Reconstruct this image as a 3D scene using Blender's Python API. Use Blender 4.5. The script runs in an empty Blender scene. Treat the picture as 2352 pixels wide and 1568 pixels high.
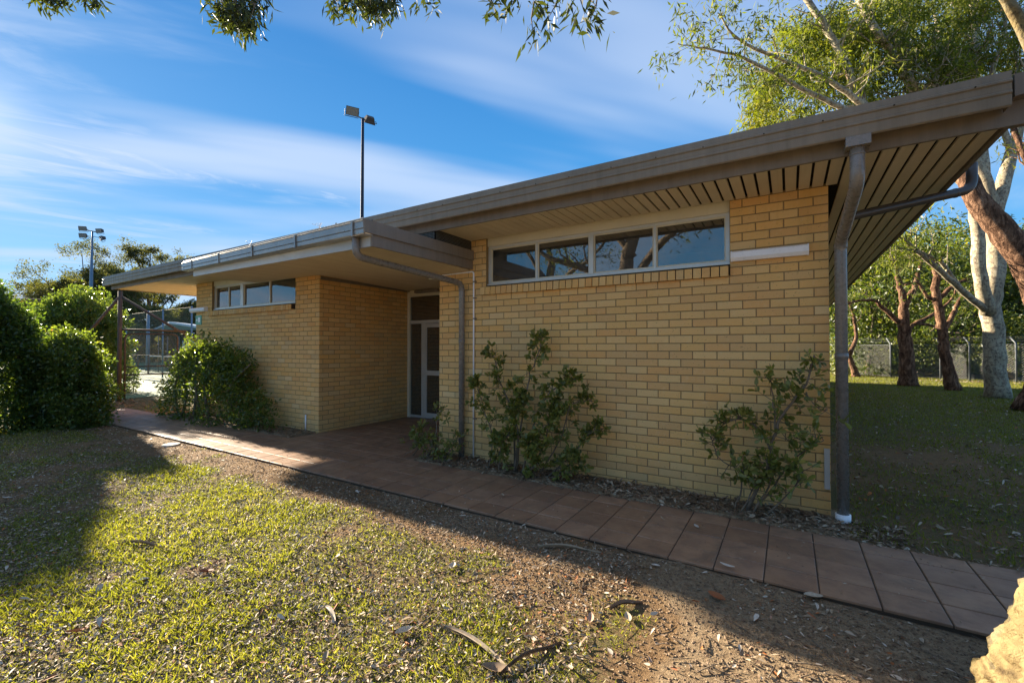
import bpy, math, random
import numpy as np
from mathutils import Vector, Matrix
from math import radians as R
random.seed(7); rng = np.random.default_rng(7)
scn = bpy.context.scene
C = scn.collection
# ------------------------------------------------------------------ camera
YAW, PITCH, H = R(31.85), R(0.77), 1.553
cam_d = bpy.data.cameras.new('camera'); cam = bpy.data.objects.new('camera', cam_d); C.objects.link(cam)
cam.location = (0, 0, H); cam.rotation_euler = (math.pi/2 + PITCH, 0, YAW)
cam_d.lens = 36*1672/3840; cam_d.sensor_width = 36; cam_d.clip_start = .05; cam_d.clip_end = 2000
scn.camera = cam
# ------------------------------------------------------------------ light
SUNV = Vector((-3.03, .34, 1.0)).normalized()
SUN_STRENGTH, EXPO, SKY_K = 3.6, 2.62, 0.232
sd = bpy.data.lights.new('sun', 'SUN'); sd.energy = SUN_STRENGTH; sd.angle = R(.7); sd.color = (1.0, .86, .66)
so = bpy.data.objects.new('sun', sd); C.objects.link(so); so.location = (-30, 4, 20)
so.rotation_euler = SUNV.to_track_quat('Z', 'Y').to_euler()
w = bpy.data.worlds.new('World'); scn.world = w; w.use_nodes = True
def build_world():
    nt = w.node_tree; N = nt.nodes; L = nt.links; N.clear()
    out = N.new('ShaderNodeOutputWorld'); bg = N.new('ShaderNodeBackground'); L.new(bg.outputs[0], out.inputs[0])
    sky = N.new('ShaderNodeTexSky'); sky.sky_type = 'NISHITA'; sky.sun_disc = False
    sky.sun_elevation = math.asin(SUNV.z); sky.sun_rotation = math.atan2(SUNV.x, SUNV.y)
    sky.air_density = 1.0; sky.dust_density = .6; sky.ozone_density = 3.0
    tc = N.new('ShaderNodeTexCoord'); sep = N.new('ShaderNodeSeparateXYZ'); L.new(tc.outputs['Generated'], sep.inputs[0])
    def math_(op, a, b=None, c=None, clamp=False):
        n = N.new('ShaderNodeMath'); n.operation = op; n.use_clamp = clamp
        for i, v in enumerate((a, b, c)):
            if v is None: continue
            if isinstance(v, (int, float)): n.inputs[i].default_value = v
            else: L.new(v, n.inputs[i])
        return n.outputs[0]
    zc = math_('MAXIMUM', sep.outputs[2], 0.0)
    # clear sky gradient by elevation, blended with the physical sky
    ramp = N.new('ShaderNodeValToRGB'); L.new(zc, ramp.inputs[0]); cr = ramp.color_ramp
    cr.elements[0].position = 0; cr.elements[0].color = (.32, .56, .80, 1)
    cr.elements[1].position = 1; cr.elements[1].color = (.010, .12, .36, 1)
    for p, c in ((.12, (.14, .42, .74, 1)), (.3, (.065, .29, .63, 1)), (.55, (.028, .19, .50, 1))):
        e = cr.elements.new(p); e.color = c
    # brighter towards the sun
    dot = N.new('ShaderNodeVectorMath'); dot.operation = 'DOT_PRODUCT'; L.new(tc.outputs['Generated'], dot.inputs[0]); dot.inputs[1].default_value = SUNV
    dp = math_('MAXIMUM', dot.outputs['Value'], 0.0)
    glow = math_('POWER', dp, 5.0); glow2 = math_('POWER', dp, 500.0)
    # cirrus
    zz = math_('ADD', zc, .13)
    px = math_('DIVIDE', sep.outputs[0], zz); py = math_('DIVIDE', sep.outputs[1], zz)
    comb = N.new('ShaderNodeCombineXYZ'); L.new(px, comb.inputs[0]); L.new(py, comb.inputs[1])
    def cloud(rot, sx, sy, scale, lo, hi, seed, det=7, rough=.6, dist=.6):
        mp = N.new('ShaderNodeMapping'); L.new(comb.outputs[0], mp.inputs[0]); mp.inputs['Rotation'].default_value = (0, 0, rot)
        mp2 = N.new('ShaderNodeMapping'); L.new(mp.outputs[0], mp2.inputs[0]); mp2.inputs['Scale'].default_value = (sx, sy, 1); mp2.inputs['Location'].default_value = (seed, seed*.37, 0)
        n = N.new('ShaderNodeTexNoise'); L.new(mp2.outputs[0], n.inputs[0]); n.inputs['Scale'].default_value = scale
        n.inputs['Detail'].default_value = det; n.inputs['Roughness'].default_value = rough; n.inputs['Distortion'].default_value = dist
        m = N.new('ShaderNodeMapRange'); L.new(n.outputs[0], m.inputs[0]); m.inputs[1].default_value = lo; m.inputs[2].default_value = hi
        m.interpolation_type = 'SMOOTHSTEP'
        return m.outputs[0]
    big = cloud(R(-62), .26, 1.0, 1.25, .46, .66, 3.1, 6, .55, .6)
    wisp = cloud(R(-68), .45, 1.5, 2.8, .38, .66, 9.4, 9, .66, 1.4)
    low = cloud(R(-50), .3, 1.2, .8, .45, .62, 14.2, 4, .5, .2)
    c1 = math_('MULTIPLY', math_('MULTIPLY_ADD', wisp, .85, .15), big)
    side = math_('MULTIPLY_ADD', dp, .5, .55)
    cm = math_('MULTIPLY', math_('MAXIMUM', c1, math_('MULTIPLY', low, .8)), side, clamp=True)
    cm = math_('MULTIPLY', cm, .95, clamp=True)
    mixs = N.new('ShaderNodeMix'); mixs.data_type = 'RGBA'; mixs.inputs[0].default_value = .06
    L.new(ramp.outputs[0], mixs.inputs[6])
    sc = N.new('ShaderNodeVectorMath'); sc.operation = 'SCALE'; L.new(sky.outputs[0], sc.inputs[0]); sc.inputs['Scale'].default_value = .1
    L.new(sc.outputs[0], mixs.inputs[7])
    mg = N.new('ShaderNodeMix'); mg.data_type = 'RGBA'; L.new(math_('MULTIPLY', glow, .05), mg.inputs[0]); L.new(mixs.outputs[2], mg.inputs[6]); mg.inputs[7].default_value = (.46, .66, .92, 1)
    mg2 = N.new('ShaderNodeMix'); mg2.data_type = 'RGBA'; L.new(math_('MULTIPLY', glow2, .25), mg2.inputs[0]); L.new(mg.outputs[2], mg2.inputs[6]); mg2.inputs[7].default_value = (1.5, 1.45, 1.35, 1)
    mc = N.new('ShaderNodeMix'); mc.data_type = 'RGBA'; L.new(cm, mc.inputs[0]); L.new(mg2.outputs[2], mc.inputs[6]); mc.inputs[7].default_value = (.47, .57, .74, 1)
    L.new(mc.outputs[2], bg.inputs[0]); bg.inputs[1].default_value = SKY_K*1.0
build_world()
scn.view_settings.view_transform = 'Standard'; scn.view_settings.look = 'None'
scn.view_settings.exposure = EXPO; scn.view_settings.gamma = 1; scn.view_settings.use_curve_mapping = False
scn.cycles.max_bounces = 8; scn.cycles.transparent_max_bounces = 12; scn.cycles.transmission_bounces = 6
# ------------------------------------------------------------------ helpers
cy_, sy_ = math.cos(YAW), math.sin(YAW)
def at(u, v, d):
    "point at depth d along the level view axis, seen at (u,v) of a 2352x1568 picture"
    lat = (u-1176)/1024*d; z = H + (797.8-v)/1024*d
    return Vector((lat*cy_ - d*sy_, lat*sy_ + d*cy_, z))
def proj(x, y, z):
    r = x*cy_ + y*sy_; d = -x*sy_ + y*cy_
    return 1176+1024*r/d, 797.8-1024*(z-H)/d, d
def mat(name, build):
    m = bpy.data.materials.new(name); m.use_nodes = True; nt = m.node_tree; nt.nodes.clear()
    out = nt.nodes.new('ShaderNodeOutputMaterial'); build(nt, out); return m
class G:
    def __init__(s, nt): s.nt = nt; s.N = nt.nodes; s.L = nt.links
    def n(s, t, **k):
        x = s.N.new(t)
        for a, b in k.items(): setattr(x, a, b)
        return x
    def set(s, sock, v):
        if isinstance(v, bpy.types.NodeSocket): s.L.new(v, sock)
        else: sock.default_value = v
    def coord(s, which='Object'): return s.n('ShaderNodeTexCoord').outputs[which]
    def noise(s, sc, det=4, rough=.55, vec=None, dist=0):
        x = s.n('ShaderNodeTexNoise'); x.inputs['Scale'].default_value = sc; x.inputs['Detail'].default_value = det
        x.inputs['Roughness'].default_value = rough; x.inputs['Distortion'].default_value = dist
        s.L.new(vec if vec is not None else s.coord(), x.inputs[0]); return x.outputs[0]
    def vor(s, sc, vec=None, out='Distance'):
        x = s.n('ShaderNodeTexVoronoi'); x.inputs['Scale'].default_value = sc
        s.L.new(vec if vec is not None else s.coord(), x.inputs[0]); return x.outputs[out]
    def ramp(s, f, stops):
        x = s.n('ShaderNodeValToRGB'); s.L.new(f, x.inputs[0]); c = x.color_ramp
        while len(c.elements) < len(stops): c.elements.new(.5)
        for e, (p, col) in zip(c.elements, stops):
            e.position = p; e.color = (*col, 1) if len(col) == 3 else col
        return x.outputs[0]
    def mix(s, f, a, b, bt='MIX'):
        x = s.n('ShaderNodeMix', data_type='RGBA', blend_type=bt)
        for i, v in ((0, f), (6, a), (7, b)):
            if isinstance(v, tuple) and len(v) == 3: v = (*v, 1)
            s.set(x.inputs[i], v)
        return x.outputs[2]
    def m(s, op, a, b=0., c=0.):
        x = s.n('ShaderNodeMath', operation=op); s.set(x.inputs[0], a); s.set(x.inputs[1], b); s.set(x.inputs[2], c); return x.outputs[0]
    def mr(s, v, a, b, c=0., d=1.):
        x = s.n('ShaderNodeMapRange'); s.set(x.inputs[0], v)
        for i, q in enumerate((a, b, c, d)): x.inputs[1+i].default_value = q
        return x.outputs[0]
    def attr(s, name): return s.n('ShaderNodeAttribute', attribute_name=name).outputs['Fac']
    def scale(s, v, sc):
        x = s.n('ShaderNodeMapping'); s.L.new(v, x.inputs[0]); x.inputs['Scale'].default_value = sc; return x.outputs[0]
    def bump(s, h, st=.3, dist=.01):
        x = s.n('ShaderNodeBump'); s.L.new(h, x.inputs['Height']); x.inputs['Strength'].default_value = st; x.inputs['Distance'].default_value = dist; return x.outputs[0]
    def bsdf(s, out, col, rough=.7, spec=.5, metal=0, normal=None):
        b = s.n('ShaderNodeBsdfPrincipled')
        if isinstance(col, tuple): col = (*col, 1)
        s.set(b.inputs['Base Color'], col); s.set(b.inputs['Roughness'], rough); s.set(b.inputs['Specular IOR Level'], spec); s.set(b.inputs['Metallic'], metal)
        if normal is not None: s.L.new(normal, b.inputs['Normal'])
        if out is not None: s.L.new(b.outputs[0], out.inputs[0])
        return b
def painted(name, col, rough=.45, var=.12, spec=.5, metal=0, sc=3., bumpst=.05):
    def f(nt, out):
        g = G(nt); n = g.noise(sc, 6, .65, g.coord('Object')); n2 = g.noise(sc*9, 3)
        c = g.mix(g.mr(n, .3, .75, 0, 1), tuple(x*(1-var) for x in col), tuple(min(1, x*(1+var)) for x in col))
        c = g.mix(g.mr(n2, .62, .8, 0, .35), c, tuple(x*.6 for x in col))
        g.bsdf(out, c, g.mr(n2, .3, .7, rough-.07, rough+.1), spec, metal, g.bump(n2, bumpst, .003))
    return mat(name, f)
def weathered(name, col, rough=.42):
    def f(nt, out):
        g = G(nt); P = g.n('ShaderNodeNewGeometry').outputs['Position']; st = g.noise(1, 6, .65, g.scale(P, (14, 14, 1.2))); big = g.noise(.9, 4, .6, P); fi = g.noise(55, 3, .6, P)
        c = g.mix(g.mr(st, .4, .75, 0, .55), col, tuple(x*.55 for x in col)); c = g.mix(g.mr(big, .4, .7, 0, .4), c, tuple(min(1, x*1.35) for x in col)); c = g.mix(g.mr(fi, .66, .8, 0, .5), c, (.10, .08, .055))
        g.bsdf(out, c, g.mr(st, .3, .7, rough-.08, rough+.18), .3, 0, g.bump(g.m('ADD', g.m('MULTIPLY', big, 2.), g.m('MULTIPLY', fi, .1)), .25, .02))
    return mat(name, f)
def tag(o, label=None, cat=None, group=None, kind=None):
    if label: o['label'] = label
    if cat: o['category'] = cat
    if group: o['group'] = group
    if kind: o['kind'] = kind
    return o
def empty(name, loc, label, cat, group=None):
    o = bpy.data.objects.new(name, None); C.objects.link(o); o.location = loc; o.empty_display_size = .2
    return tag(o, label, cat, group)
def link(name, me, m, parent=None, world=True):
    o = bpy.data.objects.new(name, me); C.objects.link(o)
    if m is not None and not me.materials: me.materials.append(m)
    if parent is not None:
        o.parent = parent
        if world:
            p = Vector(parent.location); q = parent.parent
            while q: p += q.location; q = q.parent
            o.location = -p
    return o
class MB:
    "collects polygons in world coordinates"
    def __init__(s): s.v = []; s.f = []; s.t = []
    def add(s, V, F, tone=None):
        b = len(s.v); s.v += [tuple(p) for p in V]; s.f += [tuple(i+b for i in q) for q in F]
        s.t += [random.random() if tone is None else tone]*len(V); return s
    def box(s, x0, x1, y0, y1, z0, z1, tone=None):
        V = [(x, y, z) for z in (z0, z1) for y in (y0, y1) for x in (x0, x1)]
        return s.add(V, [(0, 2, 3, 1), (4, 5, 7, 6), (0, 1, 5, 4), (2, 6, 7, 3), (0, 4, 6, 2), (1, 3, 7, 5)], tone)
    def prism(s, pts, axis, a, b, tone=None):
        "closed outline pts (2D) extruded along axis from a to b"
        n = len(pts)
        def P(p, t): return (t, p[0], p[1]) if axis == 'x' else ((p[0], t, p[1]) if axis == 'y' else (p[0], p[1], t))
        V = [P(p, a) for p in pts]+[P(p, b) for p in pts]
        F = [(i, (i+1) % n, n+(i+1) % n, n+i) for i in range(n)]+[tuple(range(n))[::-1], tuple(range(n, 2*n))]
        return s.add(V, F, tone)
    def tube(s, pts, rad, seg=8, caps=True, tone=None):
        P = [Vector(p) for p in pts]; n = len(P); rad = rad if hasattr(rad, '__len__') else [rad]*n
        V = []; F = []; ref = None
        for i, p in enumerate(P):
            t = (P[min(i+1, n-1)]-P[max(i-1, 0)]).normalized()
            if ref is None: ref = t.orthogonal().normalized()
            ref = (ref - t*ref.dot(t));
            if ref.length < 1e-5: ref = t.orthogonal()
            ref.normalize(); b = t.cross(ref)
            for k in range(seg):
                a = 2*math.pi*k/seg; V.append(p+(ref*math.cos(a)+b*math.sin(a))*rad[i])
        for i in range(n-1):
            for k in range(seg):
                a = i*seg+k; b2 = i*seg+(k+1) % seg; F.append((a, b2, b2+seg, a+seg))
        if caps: F.append(tuple(range(seg))[::-1]); F.append(tuple(range((n-1)*seg, n*seg)))
        return s.add(V, F, tone)
    def mesh(s, name, smooth=False):
        me = bpy.data.meshes.new(name); me.from_pydata(s.v, [], s.f)
        a = me.attributes.new('tone', 'FLOAT', 'POINT'); a.data.foreach_set('value', np.array(s.t, np.float32))
        if smooth: me.polygons.foreach_set('use_smooth', [True]*len(me.polygons))
        me.update(); return me
    def build(s, name, m, parent=None, smooth=False, kind=None):
        o = link(name, s.mesh(name, smooth), m, parent)
        if kind: o['kind'] = kind
        return o
def np_mesh(name, V, F, tone=None, smooth=False):
    "V (n,3), F (m,k) same-size polygons"
    me = bpy.data.meshes.new(name); n, k = F.shape
    me.vertices.add(len(V)); me.vertices.foreach_set('co', V.astype(np.float32).ravel())
    me.loops.add(n*k); me.loops.foreach_set('vertex_index', F.astype(np.int32).ravel())
    me.polygons.add(n); me.polygons.foreach_set('loop_start', np.arange(0, n*k, k, dtype=np.int32))
    if smooth: me.polygons.foreach_set('use_smooth', np.ones(n, bool))
    me.update(calc_edges=True)
    if tone is not None:
        a = me.attributes.new('tone', 'FLOAT', 'POINT'); a.data.foreach_set('value', tone.astype(np.float32))
    return me
# ------------------------------------------------------------------ materials
def brick_mat(name='brick_face', fixed=None):
    def f(nt, out):
        g = G(nt); t = g.attr('tone'); P = g.coord('Object')
        base = g.ramp(t, [(0, (.75, .44, .145)), (.2, (.80, .50, .19)), (.38, (.78, .43, .13)), (.55, (.82, .53, .215)), (.68, (.71, .45, .185)), (.84, (.75, .40, .135)), (.93, (.60, .40, .18)), (1, (.81, .56, .265))])
        blot = g.noise(9, 5, .6, g.coord('Generated')); fine = g.noise(160, 3, .7, P); speck = g.noise(70, 2, .5, P)
        geo = g.n('ShaderNodeNewGeometry').outputs['Position']; wide = g.noise(1.1, 4, .6, geo); fine = g.noise(150, 3, .7, geo); speck = g.noise(60, 2, .5, geo)
        c = g.mix(g.mr(wide, .35, .7, 0, .28), base, (.62, .43, .22), 'MIX')
        c = g.mix(g.mr(fine, .3, .7, .0, .2), c, (.50, .34, .14))
        c = g.mix(g.mr(speck, .66, .74, 0, .55), c, (.26, .17, .08))
        c = g.mix(g.mr(g.noise(24, 4, .6, geo), .55, .8, 0, .3), c, (.74, .57, .33))
        sz = g.n('ShaderNodeSeparateXYZ'); g.L.new(geo, sz.inputs[0])
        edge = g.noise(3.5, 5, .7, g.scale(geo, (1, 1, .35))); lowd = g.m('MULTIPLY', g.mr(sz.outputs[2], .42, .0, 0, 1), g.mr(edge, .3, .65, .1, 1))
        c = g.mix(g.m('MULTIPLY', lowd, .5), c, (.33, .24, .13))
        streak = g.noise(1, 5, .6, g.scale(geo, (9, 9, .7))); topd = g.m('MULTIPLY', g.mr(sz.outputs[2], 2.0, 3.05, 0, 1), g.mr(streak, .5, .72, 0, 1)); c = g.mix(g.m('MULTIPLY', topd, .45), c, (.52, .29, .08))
        g.bsdf(out, c, .85, .25, 0, g.bump(fine, .35, .003))
    return mat(name, f)
M = {}
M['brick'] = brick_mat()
def f(nt, out):
    g = G(nt); P = g.n('ShaderNodeNewGeometry').outputs['Position']; n = g.noise(40, 4, .6, P)
    g.bsdf(out, g.mix(n, (.23, .16, .075), (.33, .235, .12)), .95, .1, 0, g.bump(n, .5, .004))
M['mortar'] = mat('mortar', f)
M['gutter'] = weathered('grey_brown_gutter_paint', (.225, .185, .135))
M['fascia'] = weathered('grey_fascia_paint', (.215, .18, .145), .55)
M['pipe'] = painted('grey_downpipe_paint', (.21, .185, .16), .27, .12, .6)
M['darkpipe'] = painted('dark_brown_pipe', (.07, .055, .042), .35, .15)
M['zinc'] = painted('weathered_silver_gutter', (.30, .29, .27), .33, .18, .6, .35)
M['silver_fascia'] = painted('pale_silver_fascia', (.50, .49, .45), .4, .1)
M['cream'] = painted('cream_frame_paint', (.66, .61, .46), .5, .08)
M['alu'] = painted('aluminium_frame', (.62, .62, .58), .35, .08, .5, .3)
M['white'] = painted('white_plastic', (.9, .89, .9), .3, .06)
M['roof'] = painted('roof_sheet', (.20, .18, .16), .45, .1)
def soff(nt, out):
    g = G(nt); t = g.attr('tone'); P = g.n('ShaderNodeNewGeometry').outputs['Position']
    n = g.noise(2.5, 5, .65, P); n2 = g.noise(110, 3, .6, P); st = g.noise(1, 5, .6, g.scale(P, (30, .8, 4)))
    c = g.ramp(t, [(0, (.62, .53, .38)), (.5, (.66, .565, .41)), (1, (.69, .60, .44))])
    c = g.mix(g.mr(n, .45, .8, 0, .3), c, (.45, .34, .2)); c = g.mix(g.mr(st, .55, .8, 0, .25), c, (.40, .29, .17))
    g.bsdf(out, c, .55, .35, 0, g.bump(n2, .15, .002))
M['soffit'] = mat('cream_soffit_board', soff)
M['dark'] = painted('dark_void', (.018, .015, .012), .9, .1, .1)
M['interior'] = painted('interior_plaster', (.30, .28, .24), .8, .1)
def glass(nt, out):
    g = G(nt); fr = g.n('ShaderNodeFresnel'); fr.inputs[0].default_value = 2.1
    P = g.n('ShaderNodeNewGeometry').outputs['Position']
    nb = g.bump(g.noise(1.6, 2, .5, P), .03, .02); dirt = g.noise(12, 5, .6, P)
    tr = g.n('ShaderNodeBsdfTransparent'); tr.inputs[0].default_value = (.42, .43, .40, 1)
    gl = g.n('ShaderNodeBsdfGlossy'); gl.inputs['Color'].default_value = (.80, .78, .76, 1); gl.inputs['Roughness'].default_value = .015; g.L.new(nb, gl.inputs['Normal'])
    df = g.n('ShaderNodeBsdfDiffuse'); df.inputs[0].default_value = (.45, .42, .36, 1)
    a = g.n('ShaderNodeMixShader'); g.L.new(g.m('MULTIPLY_ADD', fr.outputs[0], 1.0, .08), a.inputs[0]); g.L.new(tr.outputs[0], a.inputs[1]); g.L.new(gl.outputs[0], a.inputs[2])
    b = g.n('ShaderNodeMixShader'); g.L.new(g.mr(dirt, .35, .75, .05, .16), b.inputs[0]); g.L.new(a.outputs[0], b.inputs[1]); g.L.new(df.outputs[0], b.inputs[2])
    g.L.new(b.outputs[0], out.inputs[0])
M['glass'] = mat('window_glass', glass)
def tile(nt, out):
    g = G(nt); t = g.attr('tone'); P = g.n('ShaderNodeNewGeometry').outputs['Position']
    c = g.ramp(t, [(0, (.27, .15, .085)), (.5, (.315, .178, .10)), (1, (.36, .21, .125))])
    n = g.noise(5, 5, .65, P); n2 = g.noise(90, 3, .6, P)
    c = g.mix(g.mr(n, .38, .7, 0, .65), c, (.15, .08, .05)); c = g.mix(g.mr(g.noise(2.6, 6, .7, P, 1.2), .52, .66, 0, .5), c, (.12, .085, .06)); c = g.mix(g.mr(g.noise(1.3, 4, .6, P), .5, .7, 0, .35), c, (.30, .185, .135))
    c = g.mix(g.mr(n2, .66, .78, 0, .5), c, (.1, .06, .04))
    g.bsdf(out, c, g.mr(n, .3, .7, .42, .6), .5, 0, g.bump(n2, .2, .002))
M['tile'] = mat('terracotta_tile', tile)
M['grout'] = painted('dark_grout', (.085, .062, .045), .95, .2, .1)
def ground(nt, out):
    g = G(nt); P = g.n('ShaderNodeNewGeometry').outputs['Position']; gr = g.attr('grass')
    n1 = g.noise(3.2, 7, .7, P); n2 = g.noise(26, 5, .65, P); n3 = g.noise(120, 4, .7, P)
    dirt = g.ramp(n2, [(.25, (.13, .075, .034)), (.5, (.24, .148, .072)), (.75, (.35, .235, .12))])
    dirt = g.mix(g.mr(n1, .4, .7, 0, .6), dirt, (.16, .105, .062)); dirt = g.mix(g.mr(gr, .12, .0, 0, .65), dirt, g.ramp(n2, [(.3, (.20, .14, .085)), (.6, (.38, .29, .185))])); dirt = g.mix(g.mr(n3, .52, .66, 0, .65), dirt, (.085, .055, .034))
    thatch = g.ramp(n3, [(.3, (.055, .05, .022)), (.5, (.12, .105, .045)), (.72, (.22, .18, .09))])
    thatch = g.mix(g.mr(n2, .5, .75, 0, .6), thatch, (.11, .075, .04))
    f_ = g.m('ADD', gr, g.mr(n2, .3, .7, -.22, .22)); f_ = g.mr(f_, .38, .62)
    h = g.m('ADD', n2, g.m('MULTIPLY', n3, .5))
    g.bsdf(out, g.mix(f_, dirt, thatch), .95, .12, 0, g.bump(h, .9, .03))
M['ground'] = mat('lawn_and_bare_dirt', ground)
def leafmat(name, stops, trans=.45, rough=.42, spec=.5):
    def f(nt, out):
        g = G(nt); t = g.attr('tone'); c = g.ramp(t, stops)
        b = g.bsdf(None, c, rough, spec)
        tl = g.n('ShaderNodeBsdfTranslucent')
        g.L.new(g.mix(.55, c, (.55, .62, .06), 'MIX') if trans > .3 else c, tl.inputs[0])
        tc2 = g.mix(1.0, c, (2.1, 2.2, .7), 'MULTIPLY'); g.L.new(tc2, tl.inputs[0])
        mx = g.n('ShaderNodeMixShader'); mx.inputs[0].default_value = trans; g.L.new(b.outputs[0], mx.inputs[1]); g.L.new(tl.outputs[0], mx.inputs[2])
        g.L.new(mx.outputs[0], out.inputs[0])
    return mat(name, f)
M['gumleaf'] = leafmat('gum_leaf', [(0, (.03, .042, .012)), (.4, (.07, .09, .016)), (.75, (.14, .155, .02)), (1, (.21, .18, .04))], .4, .65, .2)
M['shadeleaf'] = leafmat('gum_leaf_painted_shade', [(0, (.02, .028, .01)), (.6, (.045, .058, .014)), (1, (.10, .11, .025))], .25, .55, .3)  # darker copy of the gum leaf, shade painted into its colour for the overhead twigs
M['hedgeleaf'] = leafmat('hedge_leaf', [(0, (.03, .055, .018)), (.5, (.06, .10, .024)), (.85, (.11, .15, .032)), (1, (.17, .19, .045))], .42, .32)
M['wallhedge'] = leafmat('privet_leaf', [(0, (.05, .075, .022)), (.5, (.09, .125, .03)), (.85, (.15, .18, .04)), (.95, (.2, .2, .05)), (1, (.3, .09, .04))], .42, .3)
M['shrubleaf'] = leafmat('shrub_leaf', [(0, (.085, .095, .022)), (.45, (.15, .165, .04)), (.8, (.21, .215, .055)), (.93, (.28, .26, .07)), (1, (.34, .19, .06))], .3, .38)
M['bgleaf'] = leafmat('woodland_leaf', [(0, (.022, .038, .012)), (.45, (.055, .08, .018)), (.75, (.12, .14, .024)), (1, (.24, .21, .04))], .38)
M['farleaf'] = leafmat('distant_gum_leaf', [(0, (.045, .048, .028)), (.5, (.075, .078, .036)), (1, (.17, .15, .06))], .35, .75, .15)
M['grass'] = leafmat('grass_blade', [(0, (.085, .09, .018)), (.4, (.155, .16, .022)), (.7, (.22, .215, .035)), (.85, (.30, .25, .11)), (1, (.38, .31, .17))], .42, .5)
def litter(nt, out):
    g = G(nt); t = g.attr('tone')
    c = g.ramp(t, [(0, (.10, .062, .038)), (.3, (.20, .13, .08)), (.55, (.33, .245, .155)), (.75, (.44, .36, .26)), (.86, (.56, .49, .40)), (.93, (.30, .10, .035)), (1, (.42, .14, .03))])
    P = g.n('ShaderNodeNewGeometry').outputs['Position']; c = g.mix(g.mr(g.noise(60, 4, .6, P), .4, .7, 0, .35), c, (.12, .08, .05))
    g.bsdf(out, c, .7, .3)
M['litter'] = mat('dry_leaf', litter)
def bark_white(nt, out):
    g = G(nt); P = g.coord('Object'); n = g.noise(2.2, 5, .6, g.scale(P, (1, 1, .6)), .5); n2 = g.noise(14, 5, .65, P); n3 = g.noise(6, 4, .6, g.scale(P, (1.6, 1.6, .7)), .8)
    c = g.ramp(n, [(.3, (.27, .215, .13)), (.48, (.38, .325, .215)), (.7, (.47, .415, .295))])
    c = g.mix(g.mr(n3, .5, .56, 0, .75), c, (.20, .165, .12)); c = g.mix(g.mr(n2, .5, .62, 0, .9), c, (.12, .085, .06))
    c = g.mix(g.mr(g.noise(1.1, 3, .5, P), .62, .72, 0, .7), c, (.28, .15, .09))
    g.bsdf(out, c, .7, .25, 0, g.bump(n2, .5, .03))
M['gumbark'] = mat('pale_gum_bark', bark_white)
def bark_brown(nt, out):
    g = G(nt); P = g.coord('Object'); n = g.noise(7, 6, .7, g.scale(P, (1.5, 1.5, .5)), .6); n2 = g.noise(26, 4, .7, P)
    c = g.ramp(n, [(.32, (.035, .02, .014)), (.46, (.12, .065, .04)), (.58, (.27, .155, .095)), (.68, (.40, .26, .17)), (.8, (.46, .36, .28))])
    g.bsdf(out, c, .9, .1, 0, g.bump(g.m('ADD', n, n2), 1.0, .06))
M['brownbark'] = mat('brown_flaky_bark', bark_brown)
def bark_grey(nt, out):
    g = G(nt); P = g.coord('Object'); n = g.noise(9, 5, .65, P)
    g.bsdf(out, g.ramp(n, [(.3, (.10, .075, .055)), (.6, (.22, .17, .12)), (.8, (.34, .28, .2))]), .85, .15, 0, g.bump(n, .6, .02))
M['twig'] = mat('grey_brown_twig', bark_grey)
def bark_near(nt, out):
    g = G(nt); P = g.coord('Object'); n = g.noise(5.5, 6, .6, P, .9); n2 = g.noise(22, 5, .65, P); n3 = g.noise(3.0, 3, .5, P)
    v = g.vor(16, P)
    c = g.ramp(n, [(.32, (.06, .038, .018)), (.43, (.16, .115, .05)), (.55, (.235, .18, .082)), (.60, (.10, .078, .045)), (.66, (.19, .15, .078)), (.8, (.26, .21, .11))])
    c = g.mix(g.mr(n3, .54, .6, 0, .5), c, (.20, .18, .12)); c = g.mix(g.mr(v, .16, .05, 0, .8), c, (.11, .06, .025))
    c = g.mix(g.mr(n2, .64, .78, 0, .6), c, (.30, .16, .07))
    g.bsdf(out, c, .75, .2, 0, g.bump(g.m('ADD', n2, n), .8, .03))
M['nearbark'] = mat('cream_mottled_bark', bark_near)
M['rust'] = painted('brown_steel_tube', (.085, .062, .05), .75, .25, .25, 0, 8)
M['galv'] = painted('galvanised_steel', (.13, .14, .145), .6, .15, .3, .2)
M['wire'] = painted('chain_wire', (.22, .22, .2), .45, .1, .5, .4)
M['bluepole'] = painted('blue_grey_pole_paint', (.10, .17, .26), .4, .12)
M['darkpole'] = painted('dark_pole_paint', (.03, .04, .06), .7, .15, .2)
M['lampgrey'] = painted('floodlight_housing', (.06, .057, .06), .6, .15, .3)
M['lampglass'] = painted('floodlight_glass', (.16, .17, .19), .15, .1, .6)
def court(nt, out):
    g = G(nt); P = g.n('ShaderNodeNewGeometry').outputs['Position']; n = g.noise(.6, 5, .6, P); n2 = g.noise(60, 3, .6, P)
    g.bsdf(out, g.mix(g.mr(n, .35, .7), (.085, .15, .07), (.125, .195, .095)), .8, .2, 0, g.bump(n2, .3, .004))
M['court'] = mat('green_court_surface', court)
M['shed'] = painted('blue_grey_shed_cladding', (.16, .22, .33), .45, .1)
M['shedroof'] = painted('pale_blue_roof_sheet', (.35, .42, .52), .35, .1)
M['sign'] = painted('green_sign_plate', (.08, .36, .2), .35, .05)
M['net'] = painted('court_net', (.05, .055, .05), .7, .1)
# ------------------------------------------------------------------ geometry constants
Y0, XR, XL = 5.059, .324, -12.03          # front wall plane, right and left ends
PX0, PX1 = -7.291, -4.42                  # entrance recess between these
YD = 7.322                                # door plane
ZS = 3.06                                 # main soffit
CR = .086; BL = .24
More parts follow.
